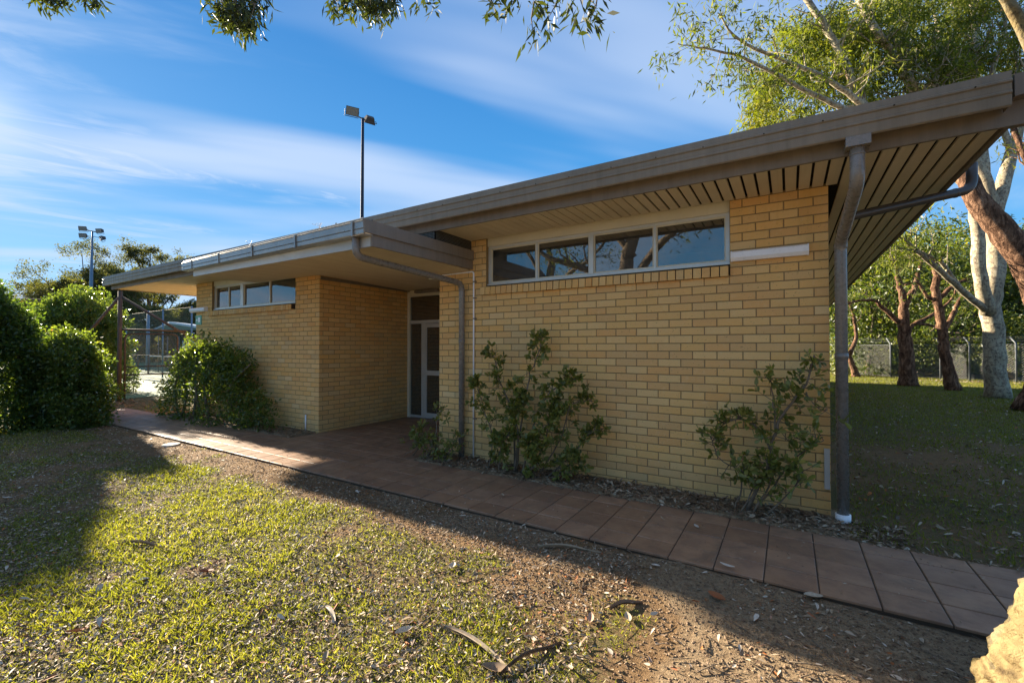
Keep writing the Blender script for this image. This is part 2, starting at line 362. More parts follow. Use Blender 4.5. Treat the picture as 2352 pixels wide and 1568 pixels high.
# ------------------------------------------------------------------ ground
def vnoise(x, y, sc, seed):
    "smooth value noise, vectorised"
    r = np.random.default_rng(seed); T = r.random((64, 64))
    X = x/sc; Y = y/sc; xi = np.floor(X).astype(int); yi = np.floor(Y).astype(int); fx = X-xi; fy = Y-yi
    fx = fx*fx*(3-2*fx); fy = fy*fy*(3-2*fy)
    a = T[xi % 64, yi % 64]; b = T[(xi+1) % 64, yi % 64]; c = T[xi % 64, (yi+1) % 64]; d = T[(xi+1) % 64, (yi+1) % 64]
    return (a*(1-fx)+b*fx)*(1-fy)+(c*(1-fx)+d*fx)*fy
def fbm(x, y, sc, seed, o=4):
    s = 0; a = .5; t = 0
    for k in range(o): s = s+a*vnoise(x+seed*3.1, y-seed*1.7, sc/2**k, seed+k); t += a; a *= .55
    return s/t
def sstep(a, b, x): t = np.clip((x-a)/(b-a), 0, 1); return t*t*(3-2*t)
def gheight(x, y):
    x = np.asarray(x, float); y = np.asarray(y, float)
    h = -.035 + .03*(fbm(x, y, 1.1, 5)-.5) + .016*(fbm(x, y, .22, 9, 3)-.5)
    bed = ((y > 4.535) & (y < 5.3) & (x > -4.45) & (x < XR+.9)) | ((y > 4.535) & (y < 5.3) & (x > -12.6) & (x < -7.32))
    h = np.where(bed, .012+.03*(fbm(x, y, .3, 12)-.45), h)
    rightside = (y > 4.535) & (x >= XR+.02)
    h = np.where(rightside, -.008 + .03*(fbm(x, y, 1.1, 5)-.5)+.012*(fbm(x, y, .22, 9, 3)-.5), h)
    inpath = (y > 3.46) & (y < 4.52) & (x > -14.4) & (x < 3.4)
    inrec = (y > 4.5) & (y < 7.4) & (x > PX0-.05) & (x < PX1+.02)
    h = np.where(inpath | inrec, -.11, h)
    far = sstep(18, 40, np.hypot(x, y)); h = h*(1-far)-.04*far
    return h
def ggrass(x, y):
    x = np.asarray(x, float); y = np.asarray(y, float)
    g = .58+.9*(fbm(x, y, 1.5, 21)-.5)+.7*(fbm(x, y, .35, 33, 3)-.5)
    g = g - .6*sstep(2.65, 3.2, y)*(y < 3.6)*(1-.35*sstep(-4, -9, x))        # worn strip beside the path
    g = g - .85*sstep(-1.0, -.15, x+.25*(fbm(x, y, .5, 17, 2)-.5))*(y < 3.6)          # bare sandy patch at the right
    g = np.where((y > 4.5) & (y < 5.3) & (x > -13) & (x < XR+.3), 0, g)
    g = np.where((x > XR+.1) & (y > 4.5), .42+.8*(fbm(x, y, 1.3, 44)-.5)+.35*sstep(8, 15, y), g)
    g = np.where(x < -12, g+.1, g)
    return np.clip(g, 0, 1)
def axis(fine0, fine1, st, lo, hi):
    a = list(np.arange(fine0, fine1+1e-6, st)); s = st
    p = fine1
    while p < hi: s *= 1.25; p += s; a.append(p)
    s = st; p = fine0
    while p > lo: s *= 1.25; p -= s; a.insert(0, p)
    return np.array(a)
xs = axis(-9.0, 3.0, .045, -420, 420); ys = axis(.6, 5.4, .045, -60, 520)
xs = np.unique(np.concatenate([xs, [XR+.02]])); ys = np.unique(np.concatenate([ys, [3.455, 3.465, 4.515, 4.54]]))
XX, YY = np.meshgrid(xs, ys, indexing='ij'); ZZ = gheight(XX, YY)
V = np.stack([XX, YY, ZZ], -1).reshape(-1, 3); nx, ny = len(xs), len(ys)
ii, jj = np.meshgrid(np.arange(nx-1), np.arange(ny-1), indexing='ij'); a = (ii*ny+jj).ravel()
F = np.stack([a, a+ny, a+ny+1, a+1], 1)
me = np_mesh('ground', V, F, None, True)
at_ = me.attributes.new('grass', 'FLOAT', 'POINT'); at_.data.foreach_set('value', ggrass(V[:, 0], V[:, 1]).astype(np.float32))
tag(link('ground', me, M['ground']), kind='structure')
# path: slab, then every tile its own piece
slab = MB().box(-14.3, 3.3, 3.452, 4.522, -.14, -.007); slab.box(PX0+.002, PX1-.002, 4.524, YD+.1, -.14, -.0072)
path = slab.build('path', M['grout']); tag(path, kind='structure')
TP = .31; cells = []
ry = [3.44, 3.695, 4.0, 4.305, 4.53]
k0 = int(math.floor((-14.3-.154)/TP)); k1 = int(math.ceil((3.3-.154)/TP))
for k in range(k0, k1):
    for j in range(4): cells.append((.154+k*TP, .154+(k+1)*TP, ry[j], ry[j+1]))
x = .154+TP*math.ceil((PX0-.154)/TP); xe = [PX0]+[x+i*TP for i in range(20) if x+i*TP < PX1-.06]+[PX1]
ye = [4.53+i*TP for i in range(10) if 4.53+i*TP < YD-.05]+[YD]
for i in range(len(xe)-1):
    for j in range(len(ye)-1): cells.append((xe[i], xe[i+1], ye[j], ye[j+1]))
cells.sort(key=lambda c: math.hypot(*(c[0], c[2])))
rest = MB()
def tilebox(mb, x0, x1, y0, y1, zt, tone):
    b = .004; jx, jy = .0045, .0035
    x0 += jx; x1 -= jx; y0 += jy; y1 -= jy
    dz = [random.uniform(-.0025, .001) for _ in range(4)]
    V = [(x0, y0, zt-.018), (x1, y0, zt-.018), (x1, y1, zt-.018), (x0, y1, zt-.018), (x0, y0, zt-b), (x1, y0, zt-b), (x1, y1, zt-b), (x0, y1, zt-b),
         (x0+b, y0+b, zt+dz[0]), (x1-b, y0+b, zt+dz[1]), (x1-b, y1-b, zt+dz[2]), (x0+b, y1-b, zt+dz[3])]
    Fq = [(0, 1, 5, 4), (1, 2, 6, 5), (2, 3, 7, 6), (3, 0, 4, 7), (4, 5, 9, 8), (5, 6, 10, 9), (6, 7, 11, 10), (7, 4, 8, 11), (8, 9, 10, 11)]
    mb.add(V, Fq, tone)
for i, c in enumerate(cells):
    if i < 290:
        mb = MB(); tilebox(mb, *c, 0, random.random()); mb.build('tile', M['tile'], path)
    else: tilebox(rest, *c, 0, random.random())
rest.build('tile', M['tile'], path, kind='stuff')
# ------------------------------------------------------------------ building
B = empty('brick_building', (-5, Y0, 0), 'low cream brick clubhouse with wide flat eaves and high strip windows', 'building')
WINR = (-3.565, -.511, 2.405, ZS); WINL = (-11.27, -8.04, 2.405, ZS)
bricks = []   # (wall, x0,x1,y,z0,z1, orient)
def course_rows(): return [(i, ZS-(i+1)*CR, ZS-i*CR) for i in range(36)]
def wall_bricks(wall, a0, a1, holes, plane, orient, ztop=ZS, flip=False, phase=0):
    for i, z0, z1 in course_rows():
        if z1 > ztop+.04: continue
        off = (BL/2 if (i+phase) % 2 else 0)
        edges = []
        # bonded from the right end (a1)
        p = a1-off if off else a1
        cuts = [a1]+([p] if off else [])
        while p > a0+.02: p -= BL; cuts.append(max(p, a0))
        for q in range(len(cuts)-1):
            x1, x0 = cuts[q], cuts[q+1]
            if x1-x0 < .03: continue
            segs = [(x0, x1)]
            for hx0, hx1, hz0, hz1 in holes:
                if z1 > hz0+.03 and z0 < hz1-.01:
                    ns = []
                    for s0, s1 in segs:
                        if s1 <= hx0 or s0 >= hx1: ns.append((s0, s1)); continue
                        if s0 < hx0: ns.append((s0, hx0))
                        if s1 > hx1: ns.append((hx1, s1))
                    segs = ns
            for s0, s1 in segs:
                if s1-s0 > .03: bricks.append([wall, s0, s1, plane, z0, min(z1, ztop), orient])
hR = [(WINR[0], WINR[1], WINR[2]-.115, 9)]; hL = [(WINL[0], WINL[1], WINL[2]-.115, 9)]
wall_bricks('R', PX1, XR, hR, Y0, 'f'); wall_bricks('L', XL, PX0, hL, Y0, 'f', phase=1)
wall_bricks('S', Y0+.0, YD-.02, [], PX0, 's', 2.98, phase=0)
# mortar cores (the walls themselves)
def wallpart(boxes, name='wall', m='mortar'):
    mb = MB()
    for b in boxes: mb.box(*b)
    return mb.build(name, M[m], B)
e = .004; T = .25
zsill = WINR[2]-.115
wR = wallpart([(PX1+e, WINR[0], Y0+e, Y0+T, -.12, ZS+.1), (WINR[1], XR-e, Y0+e, Y0+T, -.12, ZS+.1), (WINR[0], WINR[1], Y0+e, Y0+T, -.12, zsill)])
wL = wallpart([(XL+e, WINL[0], Y0+e, Y0+T, -.12, ZS+.1), (WINL[1], PX0-e, Y0+e, Y0+T, -.12, ZS+.1), (WINL[0], WINL[1], Y0+e, Y0+T, -.12, zsill)])
wS = wallpart([(PX0-T, PX0-e, Y0+T, YD+.2, -.12, ZS+.1)])
wB = wallpart([(PX1+e, PX1+T, Y0+T, YD+.2, -.12, ZS+.1), (XR-T, XR-e, Y0+T, 25.0, -.12, ZS+.1), (XL+e, XL+T, Y0+T, 25.0, -.12, ZS+.1), (XL+T, XR-T, 24.75, 25.0, -.12, ZS+.1)])
walls = {'R': wR, 'L': wL, 'S': wS, 'K': wB}
# side faces seen only from other positions
wall_bricks('K', Y0+.12, 25.0, [], XR, 'k', phase=1); wall_bricks('K', Y0+.12, 25.0, [], XL, 'm', phase=1); wall_bricks('K', Y0+.12, YD-.02, [], PX1, 'm', 2.98, phase=1)
def brickgeo(mb, L_, H_, tone, org, ax):
    "box with chamfered front; local x along wall, y outward normal"
    j = .005; b = .0035; d = .05; l0, l1, h0, h1 = j, L_-j, j, H_-j
    V = [(l0, -d, h0), (l1, -d, h0), (l1, -d, h1), (l0, -d, h1), (l0, -b, h0), (l1, -b, h0), (l1, -b, h1), (l0, -b, h1), (l0+b, 0, h0+b), (l1-b, 0, h0+b), (l1-b, 0, h1-b), (l0+b, 0, h1-b)]
    Fq = [(0, 1, 5, 4), (1, 2, 6, 5), (2, 3, 7, 6), (3, 0, 4, 7), (4, 5, 9, 8), (5, 6, 10, 9), (6, 7, 11, 10), (7, 4, 8, 11), (8, 9, 10, 11)]
    out = []
    for x, y, z in V:
        out.append((org[0]+ax[0][0]*x+ax[1][0]*y, org[1]+ax[0][1]*x+ax[1][1]*y, org[2]+z))
    if ax[0][0]*ax[1][1]-ax[0][1]*ax[1][0] > 0: Fq = [q[::-1] for q in Fq]
    mb.add(out, Fq, tone)
def brick_frame(b):
    wall, s0, s1, pl, z0, z1, o = b; pj = random.uniform(-.0015, .0025)
    if o == 'f': return (s0, pl-pj, z0), ((1, 0), (0, -1))
    if o == 's': return (pl+pj, s0, z0), ((0, 1), (1, 0))
    if o == 'k': return (pl+pj, s0, z0), ((0, 1), (1, 0))
    if o == 'm': return (pl-pj, s0, z0), ((0, 1), (-1, 0))
def bkey(b):
    if b[0] == 'K': return 0
    if b[6] == 'f': x, y = (b[1]+b[2])/2, b[3]
    else: x, y = b[3], (b[1]+b[2])/2
    d = -x*sy_+y*cy_; fl = (b[2]-b[1])*abs(y if b[6] == 'f' else x)/d/d
    if b[4] < .1 : fl *= .1
    return fl*(b[5]-b[4])/d
bricks.sort(key=bkey, reverse=True)
vars_ = {}
stuff = {k: MB() for k in walls}
for i, b in enumerate(bricks):
    org, ax = brick_frame(b); L_, H_ = b[2]-b[1], b[5]-b[4]
    if i < 300:
        key = (round(L_, 3), round(H_, 3), random.randrange(14), b[6])
        if key not in vars_:
            mb = MB(); brickgeo(mb, L_, H_, random.random(), (0, 0, 0), ax); vars_[key] = mb.mesh('brick')
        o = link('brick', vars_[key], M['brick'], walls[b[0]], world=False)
        o.location = Vector(org)-Vector(B.location)-Vector(walls[b[0]].location)
    else: brickgeo(stuff[b[0]], L_, H_, random.random(), org, ax)
for k, mb in stuff.items():
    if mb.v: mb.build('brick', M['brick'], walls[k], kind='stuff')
# sloping sill bricks on edge
def sill(x0, x1, wall):
    n = round((x1-x0)/CR); p = (x1-x0)/n
    V0 = []
    for i in range(n):
        a, b = x0+i*p+.0055, x0+(i+1)*p-.0055; t = random.uniform(-.002, .002)
        mb = MB(); z0, z1 = WINR[2]-.112, WINR[2]+.006
        mb.prism([(Y0-.052+t, z0-.012), (Y0-.045+t, z1-.026), (Y0+.13, z1), (Y0+.13, z0+.012)], 'x', a, b)
        mb.build('sill_brick', M['brick'], wall)
    MB().box(x0+.003, x1-.003, Y0-.034, Y0+.129, zsill+.006, WINR[2]-.016).build('sill_mortar', M['grout'], wall)
sill(-3.64, -.515, wR); sill(-11.47, -8.1, wL)
# windows
def window(x0, x1, cols, thick, name='window'):
    zb, zt = WINR[2]+.012, 2.955; yw = Y0+.085
    f = MB(); f.box(x0, x1, yw-.03, yw+.04, zb, zb+.035); f.box(x0, x1, yw-.03, yw+.04, zt-.03, zt)
    f.box(x0, x0+.04, yw-.032, yw+.04, zb+.035, zt-.03); f.box(x1-.04, x1, yw-.032, yw+.04, zb+.035, zt-.03)
    f.box(x0, x1, yw-.055, yw-.03, zb-.004, zb+.014)
    wd = f.build(name, M['alu'], B)
    edges = [x0+.04]+cols+[x1-.04]
    for i, c in enumerate(cols):
        wdt = (.03 if x1 > -5 else .06) if thick[i] else .013
        MB().box(c-wdt, c+wdt, yw-.038 if thick[i] else yw-.026, yw+.038, zb+.0355, zt-.0305).build('mullion', M['alu'], wd)
    for i in range(len(edges)-1):
        a, b = edges[i], edges[i+1]
        g = MB().box(a+.0, b-.0, yw+.0, yw+.005, zb+.036, zt-.031); g.build('pane', M['glass'], wd)
        s = MB(); sw = .016; za, zc = zb+.0355, zt-.0305
        pa = a+((.03 if x1 > -5 else .06) if i > 0 and thick[i-1] else .013 if i > 0 else 0)+.001; pb = b-((.03 if x1 > -5 else .06) if i < len(cols) and thick[i] else .013 if i < len(cols) else 0)-.001
        s.box(pa, pb, yw-.016, yw-.002, za, za+sw); s.box(pa, pb, yw-.016, yw-.002, zc-sw, zc); s.box(pa, pa+sw*.8, yw-.015, yw-.002, za+sw, zc-sw); s.box(pb-sw*.8, pb, yw-.015, yw-.002, za+sw, zc-sw)
        s.build('sash', M['cream'], wd)
    MB().box(x0, x1, yw-.05, yw+.045, zt+.001, ZS+.05).build('head_panel', M['cream'], wd)
    return wd
window(WINR[0]+.002, WINR[1]-.002, [-2.80, -2.04, -1.28], [0, 1, 0])
window(WINL[0]+.002, WINL[1]-.002, [-10.66, -10.07, -9.02], [0, 1, 0])
# interior
it = MB(); it.box(XL+.3, XR-.3, 9.9, 10.0, 0, 3.0); it.box(XL+.3, PX0-.3, Y0+.3, 9.9, -.02, .02); it.box(PX1+.3, XR-.3, Y0+.3, 9.9, -.02, .02); it.box(PX0-.299, PX1+.299, YD+.21, 9.9, -.02, .02); it.box(XL+.3, PX0-.3, Y0+.26, 24.6, 3.03, 3.05); it.box(PX1+.3, XR-.3, Y0+.26, 24.6, 3.03, 3.05); it.box(PX0-.299, PX1+.299, YD+.21, 24.6, 3.03, 3.05)
it.build('interior', M['interior'], B)
it = MB(); it.box(-3.4, -.7, 5.9, 6.0, 2.74, 2.79); it.box(-3.3, -3.2, 5.85, 6.0, 2.2, 2.8); it.build('interior_rail', M['cream'], B)
# ---- main roof
YF, YG = 4.27, 4.13
RX0, RX1, RY1 = -14.75, 1.285, 25.6
MB().prism([(YF+.03, 3.30), (YF+.03, 3.10), (RY1, 3.10), (RY1, 3.36), (YF+.3, 3.36)], 'x', RX0, RX1-.03).build('roof', M['roof'], B)
fas = MB(); fas.box(RX0, RX1+.05, YF, YF+.028, 3.032, 3.31); fas.box(RX1-.028, RX1, YF+.0285, RY1, 3.045, 3.33); fas.box(RX0, RX0+.028, YF+.0285, RY1, 3.045, 3.33)
fas.build('fascia', M['fascia'], B)
# gutter profile (y,z), open box with ribs, swept along x
gp = [(YF-.002, 3.155), (YG+.035, 3.152), (YG+.028, 3.116), (YG+.010, 3.112), (YG, 3.122), (YG-.002, 3.19), (YG-.012, 3.198), (YG-.012, 3.208), (YG-.003, 3.215), (YG-.003, 3.262), (YG-.014, 3.27), (YG-.014, 3.283), (YG-.002, 3.29), (YG+.006, 3.345), (YG+.02, 3.35), (YG+.03, 3.343), (YG+.012, 3.285), (YG+.014, 3.165), (YF-.002, 3.167)]
gx1 = 1.235
gm = MB().prism(gp, 'x', RX0-.12, gx1)
gm.prism([(YG+.02, 3.125), (YF-.01, 3.125), (YF-.01, 3.30), (YG+.02, 3.30)], 'x', gx1-.004, gx1-.001); gm.prism([(YG+.02, 3.125), (YF-.01, 3.125), (YF-.01, 3.30), (YG+.02, 3.30)], 'x', RX0-.118, RX0-.115)
gut = gm.build('gutter', M['gutter'], B)
# roof edge capping over the gutter, slightly uneven lap joints
for a, b in ((RX0-.12, -9.2), (-9.15, -4.3), (-4.25, .02), (-.01, gx1+.01)):
    dz = random.uniform(-.003, .003)+.002
    MB().prism([(YG+.026, 3.352+dz), (YF+.35, 3.385+dz), (YF+.35, 3.379+dz), (YG+.024, 3.336+dz)], 'x', a, b).build('roof_capping', M['gutter'], B)
for i in range(24):
    x = 1.1-i*.42-random.uniform(0, .04)
    MB().tube([(x, YG-.006, 3.277), (x, YG-.020, 3.277)], .0055, 6).build('rivet', M['dark'], gut)
for x in (-5.55, -3.2, -.1):
    MB().prism([(YG-.018, 3.112), (YG-.021, 3.35), (YG-.011, 3.35), (YG-.008, 3.112)], 'x', x-.012, x+.012).build('gutter_strap', M['gutter'], gut) if x < -5 else None
# front right corner: return capping and broken end
MB().prism([(1.262, 3.19), (1.262, 3.335), (1.75, 3.36), (1.75, 3.24)], 'y', YG+.05, YF+.2).build('side_capping', M['fascia'], B)
MB().box(1.30, 1.8, YF+.03, YF+.3, 3.115, 3.19).build('side_gutter_end', M['gutter'], B)
# ---- soffit boards (main eave)
MB().box(RX0+.03, RX1-.03, YF+.0285, RY1-.1, ZS+.021, ZS+.0395).build('soffit_backing', M['dark'], B)
BW = .107; nb = int((RX1-.03-(-3.80))/BW)
x = RX1-.031; cnt = 0
def board(x0, x1, y0, y1, gap):
    z = ZS+random.uniform(-.001, .0015)
    mb = MB(); b = .003; x0 += gap/2; x1 -= gap/2
    mb.prism([(x0, z+.017), (x0, z+b), (x0+b, z), (x1-b, z), (x1, z+b), (x1, z+.017)], 'y', y0, y1); return mb
while x > -3.79:
    y1 = Y0-.002 if x-BW/2 < XR else RY1-.15
    x0b = max(x-BW, -3.80)
    if x > XR > x0b: y1 = Y0-.002
    g = .021 if x > -1.3 else .012 if x > -2.4 else .008
    board(x0b, x, YF+.030, y1, g).build('soffit_board', M['soffit'], B); x -= BW; cnt += 1
x = -3.803
sm = []
while x > RX0+.04:                               # left part of the eave; hidden stretch over the canopy left out of the count
    x0b = max(x-BW, RX0+.03)
    y1 = Y0-.002 if x > XL else RY1-.15
    if not (-8.6 < x < -3.9): board(x0b, x, YF+.030, y1, .005).build('soffit_board', M['soffit'], B)
    x -= BW
# ---- lower canopy over the entrance: a slightly twisted sheet of boards
CFR = Vector((-3.82, 3.27, 2.655)); CFL = Vector((-9.40, 3.90, 2.885))   # front corners
def canopy_z(x, y):
    if y <= Y0:
        s = (x-CFR.x)/(CFL.x-CFR.x); yf = CFR.y+(CFL.y-CFR.y)*s; zf = CFR.z+(CFL.z-CFR.z)*s
        zw = np.interp(-x, [3.8, 4.42, 7.29, 9.4], [2.645, 2.635, 2.875, 2.90]); t = (y-yf)/(Y0-yf)
        return zf*(1-t)+zw*t
    zw = np.interp(-x, [3.8, 4.42, 7.29, 9.4], [2.645, 2.635, 2.875, 2.90]); zb = np.interp(-x, [4.42, 7.29], [2.79, 2.825]); t = (y-Y0)/(YD-Y0)
    return zw*(1-t)+zb*t
def cfront(x): s = (x-CFR.x)/(CFL.x-CFR.x); return CFR.lerp(CFL, s)
x = CFR.x-.03
while x > CFL.x+.05:
    x0 = x-BW+.004; x1 = x; yb = YD-.03 if (x < PX1+.05 and x0 > PX0-.01) else Y0-.004
    mb = MB(); ya = cfront((x0+x1)/2).y+.02; st = [ya, (ya+Y0)/2, Y0-.005]+([6.2, yb] if yb > Y0 else [])
    V = []; 
    for y in st:
        for xx in (x0, x1): V.append((xx, y, canopy_z(xx, y))); 
        for xx in (x0, x1): V.append((xx, y, canopy_z(xx, y)+.015))
    Fq = []
    for k in range(len(st)-1):
        a = 4*k; Fq += [(a, a+4, a+5, a+1), (a+2, a+3, a+7, a+6), (a, a+2, a+6, a+4), (a+1, a+5, a+7, a+3)]
    Fq += [(0, 1, 3, 2), (4*len(st)-4, 4*len(st)-2, 4*len(st)-1, 4*len(st)-3)]
    mb.add(V, Fq); mb.build('canopy_board', M['soffit'], B); x -= BW
def sweep(prof, P0, P1):
    "profile (out, up) swept between P0 and P1; out points away from the building"
    d = (P1-P0).normalized(); o = Vector((d.y, -d.x, 0)).normalized()
    if o.y > 0: o = -o
    V = [P+o*a+Vector((0, 0, b)) for P in (P0, P1) for a, b in prof]; n = len(prof)
    return V, [(i, (i+1) % n, n+(i+1) % n, n+i) for i in range(n)]+[tuple(range(n)), tuple(range(n, 2*n))[::-1]]
cf = MB(); cf.add(*sweep([(0, -.012), (0, .16), (-.025, .16), (-.025, -.012)], CFR+Vector((0.0, 0, 0)), CFL)); cf.build('canopy_fascia', M['silver_fascia'], B)
up = Vector((0, 0, .095))
cg = MB(); cg.add(*sweep([(.002, 0), (.10, 0), (.115, .012), (.118, .055), (.108, .062), (.118, .07), (.12, .135), (.128, .142), (.12, .15), (.108, .14), (.106, .02), (.002, .014)], CFR+up+Vector((.03, 0, 0)), CFL+up+Vector((-.22, .02, 0)))); cgo = cg.build('canopy_gutter', M['zinc'], B)
dd = (CFL-CFR).normalized()
for i in range(5):
    P = CFR+dd*(.15+i*1.28)+up; q = MB(); q.add(*sweep([(.121, -.004), (.132, -.004), (.135, .15), (.10, .162), (.0, .165), (0, .158), (.10, .154), (.124, .145)], P, P+dd*.03)); q.build('gutter_bracket', M['zinc'], cgo)
rod = MB(); rod.tube([CFR+up+Vector((.0, -.10, .17)), CFL+up+Vector((-.2, -.08, .17))], .011, 6)
rod.build('gutter_pipe', M['zinc'], cgo)
tie = MB(); 
for px_ in (.95, 2.9): 
    P = CFR+dd*px_+up+Vector((0, -.09, .17))
    for s in range(3): tie.tube([P, P+Vector((random.uniform(-.05, .05), random.uniform(-.03, .03), random.uniform(.04, .09))), P+Vector((random.uniform(-.1, .1), -.02, random.uniform(.02, .1)))], .0025, 4)
tie.build('cable_tie', M['white'], cgo)
# canopy deck and end board
dk = MB(); V = [(CFR.x, CFR.y+.03, CFR.z+.2), (CFL.x, CFL.y+.03, CFL.z+.2), (CFL.x, Y0-.01, 3.055), (CFR.x, Y0-.01, 2.91)]
dk.add(V+[(a, b, c-.05) for a, b, c in V], [(0, 1, 2, 3), (4, 7, 6, 5), (0, 4, 5, 1), (1, 5, 6, 2), (2, 6, 7, 3), (3, 7, 4, 0)]); dk.build('canopy_deck', M['roof'], B)
xe_ = CFR.x
def yz(pts, a, b, name, m):
    MB().prism(pts, 'x', a, b).build(name, M[m], B)
yz([(CFR.y-.01, 2.64), (Y0-.006, 2.655), (Y0-.006, 2.80), (CFR.y-.01, 2.79)], xe_+.001, xe_+.028, 'end_board', 'fascia')
yz([(CFR.y-.12, 2.765), (Y0-.006, 2.78), (Y0-.006, 2.915), (CFR.y-.14, 2.905)], xe_+.030, xe_+.048, 'end_flashing', 'fascia')
# dark wire mesh over the gap between canopy and main eave
ms = MB()
for i in range(34):
    y = YF+.04+i*(Y0-YF-.05)/34; ms.box(xe_+.004, xe_+.007, y, y+.003, 2.90, ZS+.02)
for i in range(8):
    z = 2.925+i*.018; ms.box(xe_+.007, xe_+.010, YF+.035, Y0-.01, z, z+.003)
for i in range(70):
    x = xe_-1.6+i*.0228; ms.box(x, x+.003, YF+.016, YF+.019, 2.86, 3.032)
for i in range(9):
    z = 2.87+i*.018; ms.box(xe_-1.6, xe_, YF+.013, YF+.016, z, z+.003)
ms.build('vent_mesh', M['wire'], B)
vp = MB(); vp.box(xe_-.02, xe_+.0, YF+.03, Y0-.006, 2.86, ZS+.018); vp.box(xe_-1.7, xe_-.001, YF+.02, YF+.0295, 2.80, 3.0315); vp.build('vent_panel', M['dark'], B)
# ---- entrance doors in the recess
dr = MB(); fy0, fy1 = YD-.05, YD+.03
dr.box(PX0+.003, PX0+.08, fy0, fy1, 0.0, 2.80); dr.box(PX1-.08, PX1-.003, fy0, fy1, 0.0, 2.76); dr.box(PX0+.081, PX1-.081, fy0, fy1, 2.68, 2.86)
dframe = dr.build('door_frame', M['cream'], B)
q = MB(); q.box(PX0+.081, PX1-.081, fy0+.01, fy1-.01, 2.08, 2.15); q.box(-6.87, -6.80, fy0+.01, fy1-.01, .01, 2.08); q.box(-5.20, -5.13, fy0+.01, fy1-.01, .01, 2.08); q.box(PX0+.081, -6.871, fy0+.012, fy1-.012, .01, .06)
q.build('transom', M['alu'], dframe)
for a, b, z0, z1 in ((PX0+.081, PX1-.081, 2.151, 2.679), (PX0+.081, -6.871, .061, 2.079), (-5.129, PX1-.081, .061, 2.079)): MB().box(a, b, YD-.012, YD-.006, z0, z1).build('pane', M['glass'], dframe)
for a, b in ((-6.795, -6.005), (-5.995, -5.205)):
    d = MB(); d.box(a, a+.07, fy0+.015, fy0+.055, .015, 2.07); d.box(b-.07, b, fy0+.015, fy0+.055, .015, 2.07)
    for z0, z1 in ((.015, .13), (.95, 1.05), (1.99, 2.07)): d.box(a+.0705, b-.0705, fy0+.016, fy0+.054, z0, z1)
    do = d.build('door', M['alu'], dframe); 
    MB().box(a+.07, b-.07, fy0+.03, fy0+.035, .13, .95).build('pane', M['glass'], do); MB().box(a+.07, b-.07, fy0+.03, fy0+.035, 1.05, 1.99).build('pane', M['glass'], do)
MB().box(-6.98, -6.3, YD-.16, YD-.052, 2.745, 2.80).build('door_closer_box', M['fascia'], dframe)
MB().box(PX1-.30, PX1-.02, Y0+.1, Y0+.25, 2.60, 2.63).build('junction_box', M['cream'], B)
MB().box(PX0-.003+.0, PX0+.014, Y0+.02, YD-.06, 2.80, 2.86).build('soffit_trim', M['fascia'], B)
# ---- pipes
def elbow(pts, r, n=5):
    "round the corners of a polyline"
    P = [Vector(p) for p in pts]; out = [P[0]]
    for i in range(1, len(P)-1):
        a = (P[i-1]-P[i]); b = (P[i+1]-P[i]); d = min(r, a.length*.45, b.length*.45); A = P[i]+a.normalized()*d; Bq = P[i]+b.normalized()*d
        for k in range(n+1):
            t = k/n; out.append(A.lerp(P[i], t).lerp(P[i].lerp(Bq, t), t))
    out.append(P[-1]); return out
pr = .047
dp = empty('downpipe', (.40, 4.985, 0), 'grey round downpipe at the right corner with a white foot in the soil', 'downpipe', None)
MB().tube(elbow([(.445, 4.19, 3.115), (.445, 4.19, 2.79), (.402, 4.985, 2.50), (.402, 4.985, .06)], .09), pr, 16).build('pipe', M['pipe'], dp, True)
MB().box(.37, .52, 4.12, 4.262, 3.045, 3.117).build('outlet_box', M['pipe'], dp)
for z in (2.44, 1.45): MB().tube([(.402, 4.985, z), (.402, 4.985, z+.05)], pr+.005, 16).build('collar', M['pipe'], dp, True)
MB().tube([(.445, 4.19, 2.99), (.445, 4.19, 3.0)], pr+.003, 16).build('collar', M['pipe'], dp, True)
MB().tube([(.402, 4.985, -.03), (.402, 4.985, .062)], pr+.012, 16).build('foot', M['white'], dp, True)
dp2 = empty('downpipe', (1.4, 5.6, 3), 'dark slanting downpipe under the right eave from the side gutter', 'downpipe')
MB().tube(elbow([(1.42, 5.62, 3.22), (1.42, 5.62, 2.985), (.45, 5.09, 2.745), (.41, 5.03, 2.60)], .1), .040, 14).build('pipe', M['darkpipe'], dp2, True)
MB().tube([(1.30, 5.558, 2.956), (1.285, 5.55, 2.952)], .043, 14).build('collar', M['darkpipe'], dp2, True)
dp3 = empty('downpipe', (-3.93, 4.99, 0), 'grey round downpipe from the entrance canopy down the brick wall', 'downpipe')
c0 = CFR+dd*.22
MB().tube(elbow([c0+Vector((0, -.05, .11)), c0+Vector((0, -.05, -.11)), (-3.935, 4.985, 2.46), (-3.935, 4.985, -.02)], .11), .041, 16).build('pipe', M['pipe'], dp3, True)
for z in (2.35, 1.62): MB().tube([(-3.935, 4.985, z), (-3.935, 4.985, z+.04)], .045, 16).build('collar', M['pipe'], dp3, True)
cd = empty('conduit', (-3.78, 5.04, 0), 'thin white electrical conduit running down beside the entrance downpipe', 'conduit')
MB().tube(elbow([(-4.35, Y0-.014, 2.618), (-3.77, Y0-.014, 2.622), (-3.77, Y0-.014, .0)], .04), .0115, 10).build('tube', M['white'], cd, True)
for z in (2.47, 2.24, 1.95, 1.15, .55): MB().box(-3.775, -3.725, Y0-.027, Y0-.003, z, z+.016).build('saddle', M['fascia'], cd)
pv = MB().tube([(-7.66, Y0-.015, .02), (-7.66, Y0-.015, .30)], .014, 10).build('vent_pipe', M['white'], None, True); tag(pv, 'short white pipe stub on the brick pier left of the entrance', 'pipe')
st = MB().box(XR-.055, XR-.012, Y0-.032, Y0-.006, .25, .62).build('ground_strap', M['silver_fascia']); tag(st, 'narrow pale metal strip at the foot of the right wall corner', 'metal strip')
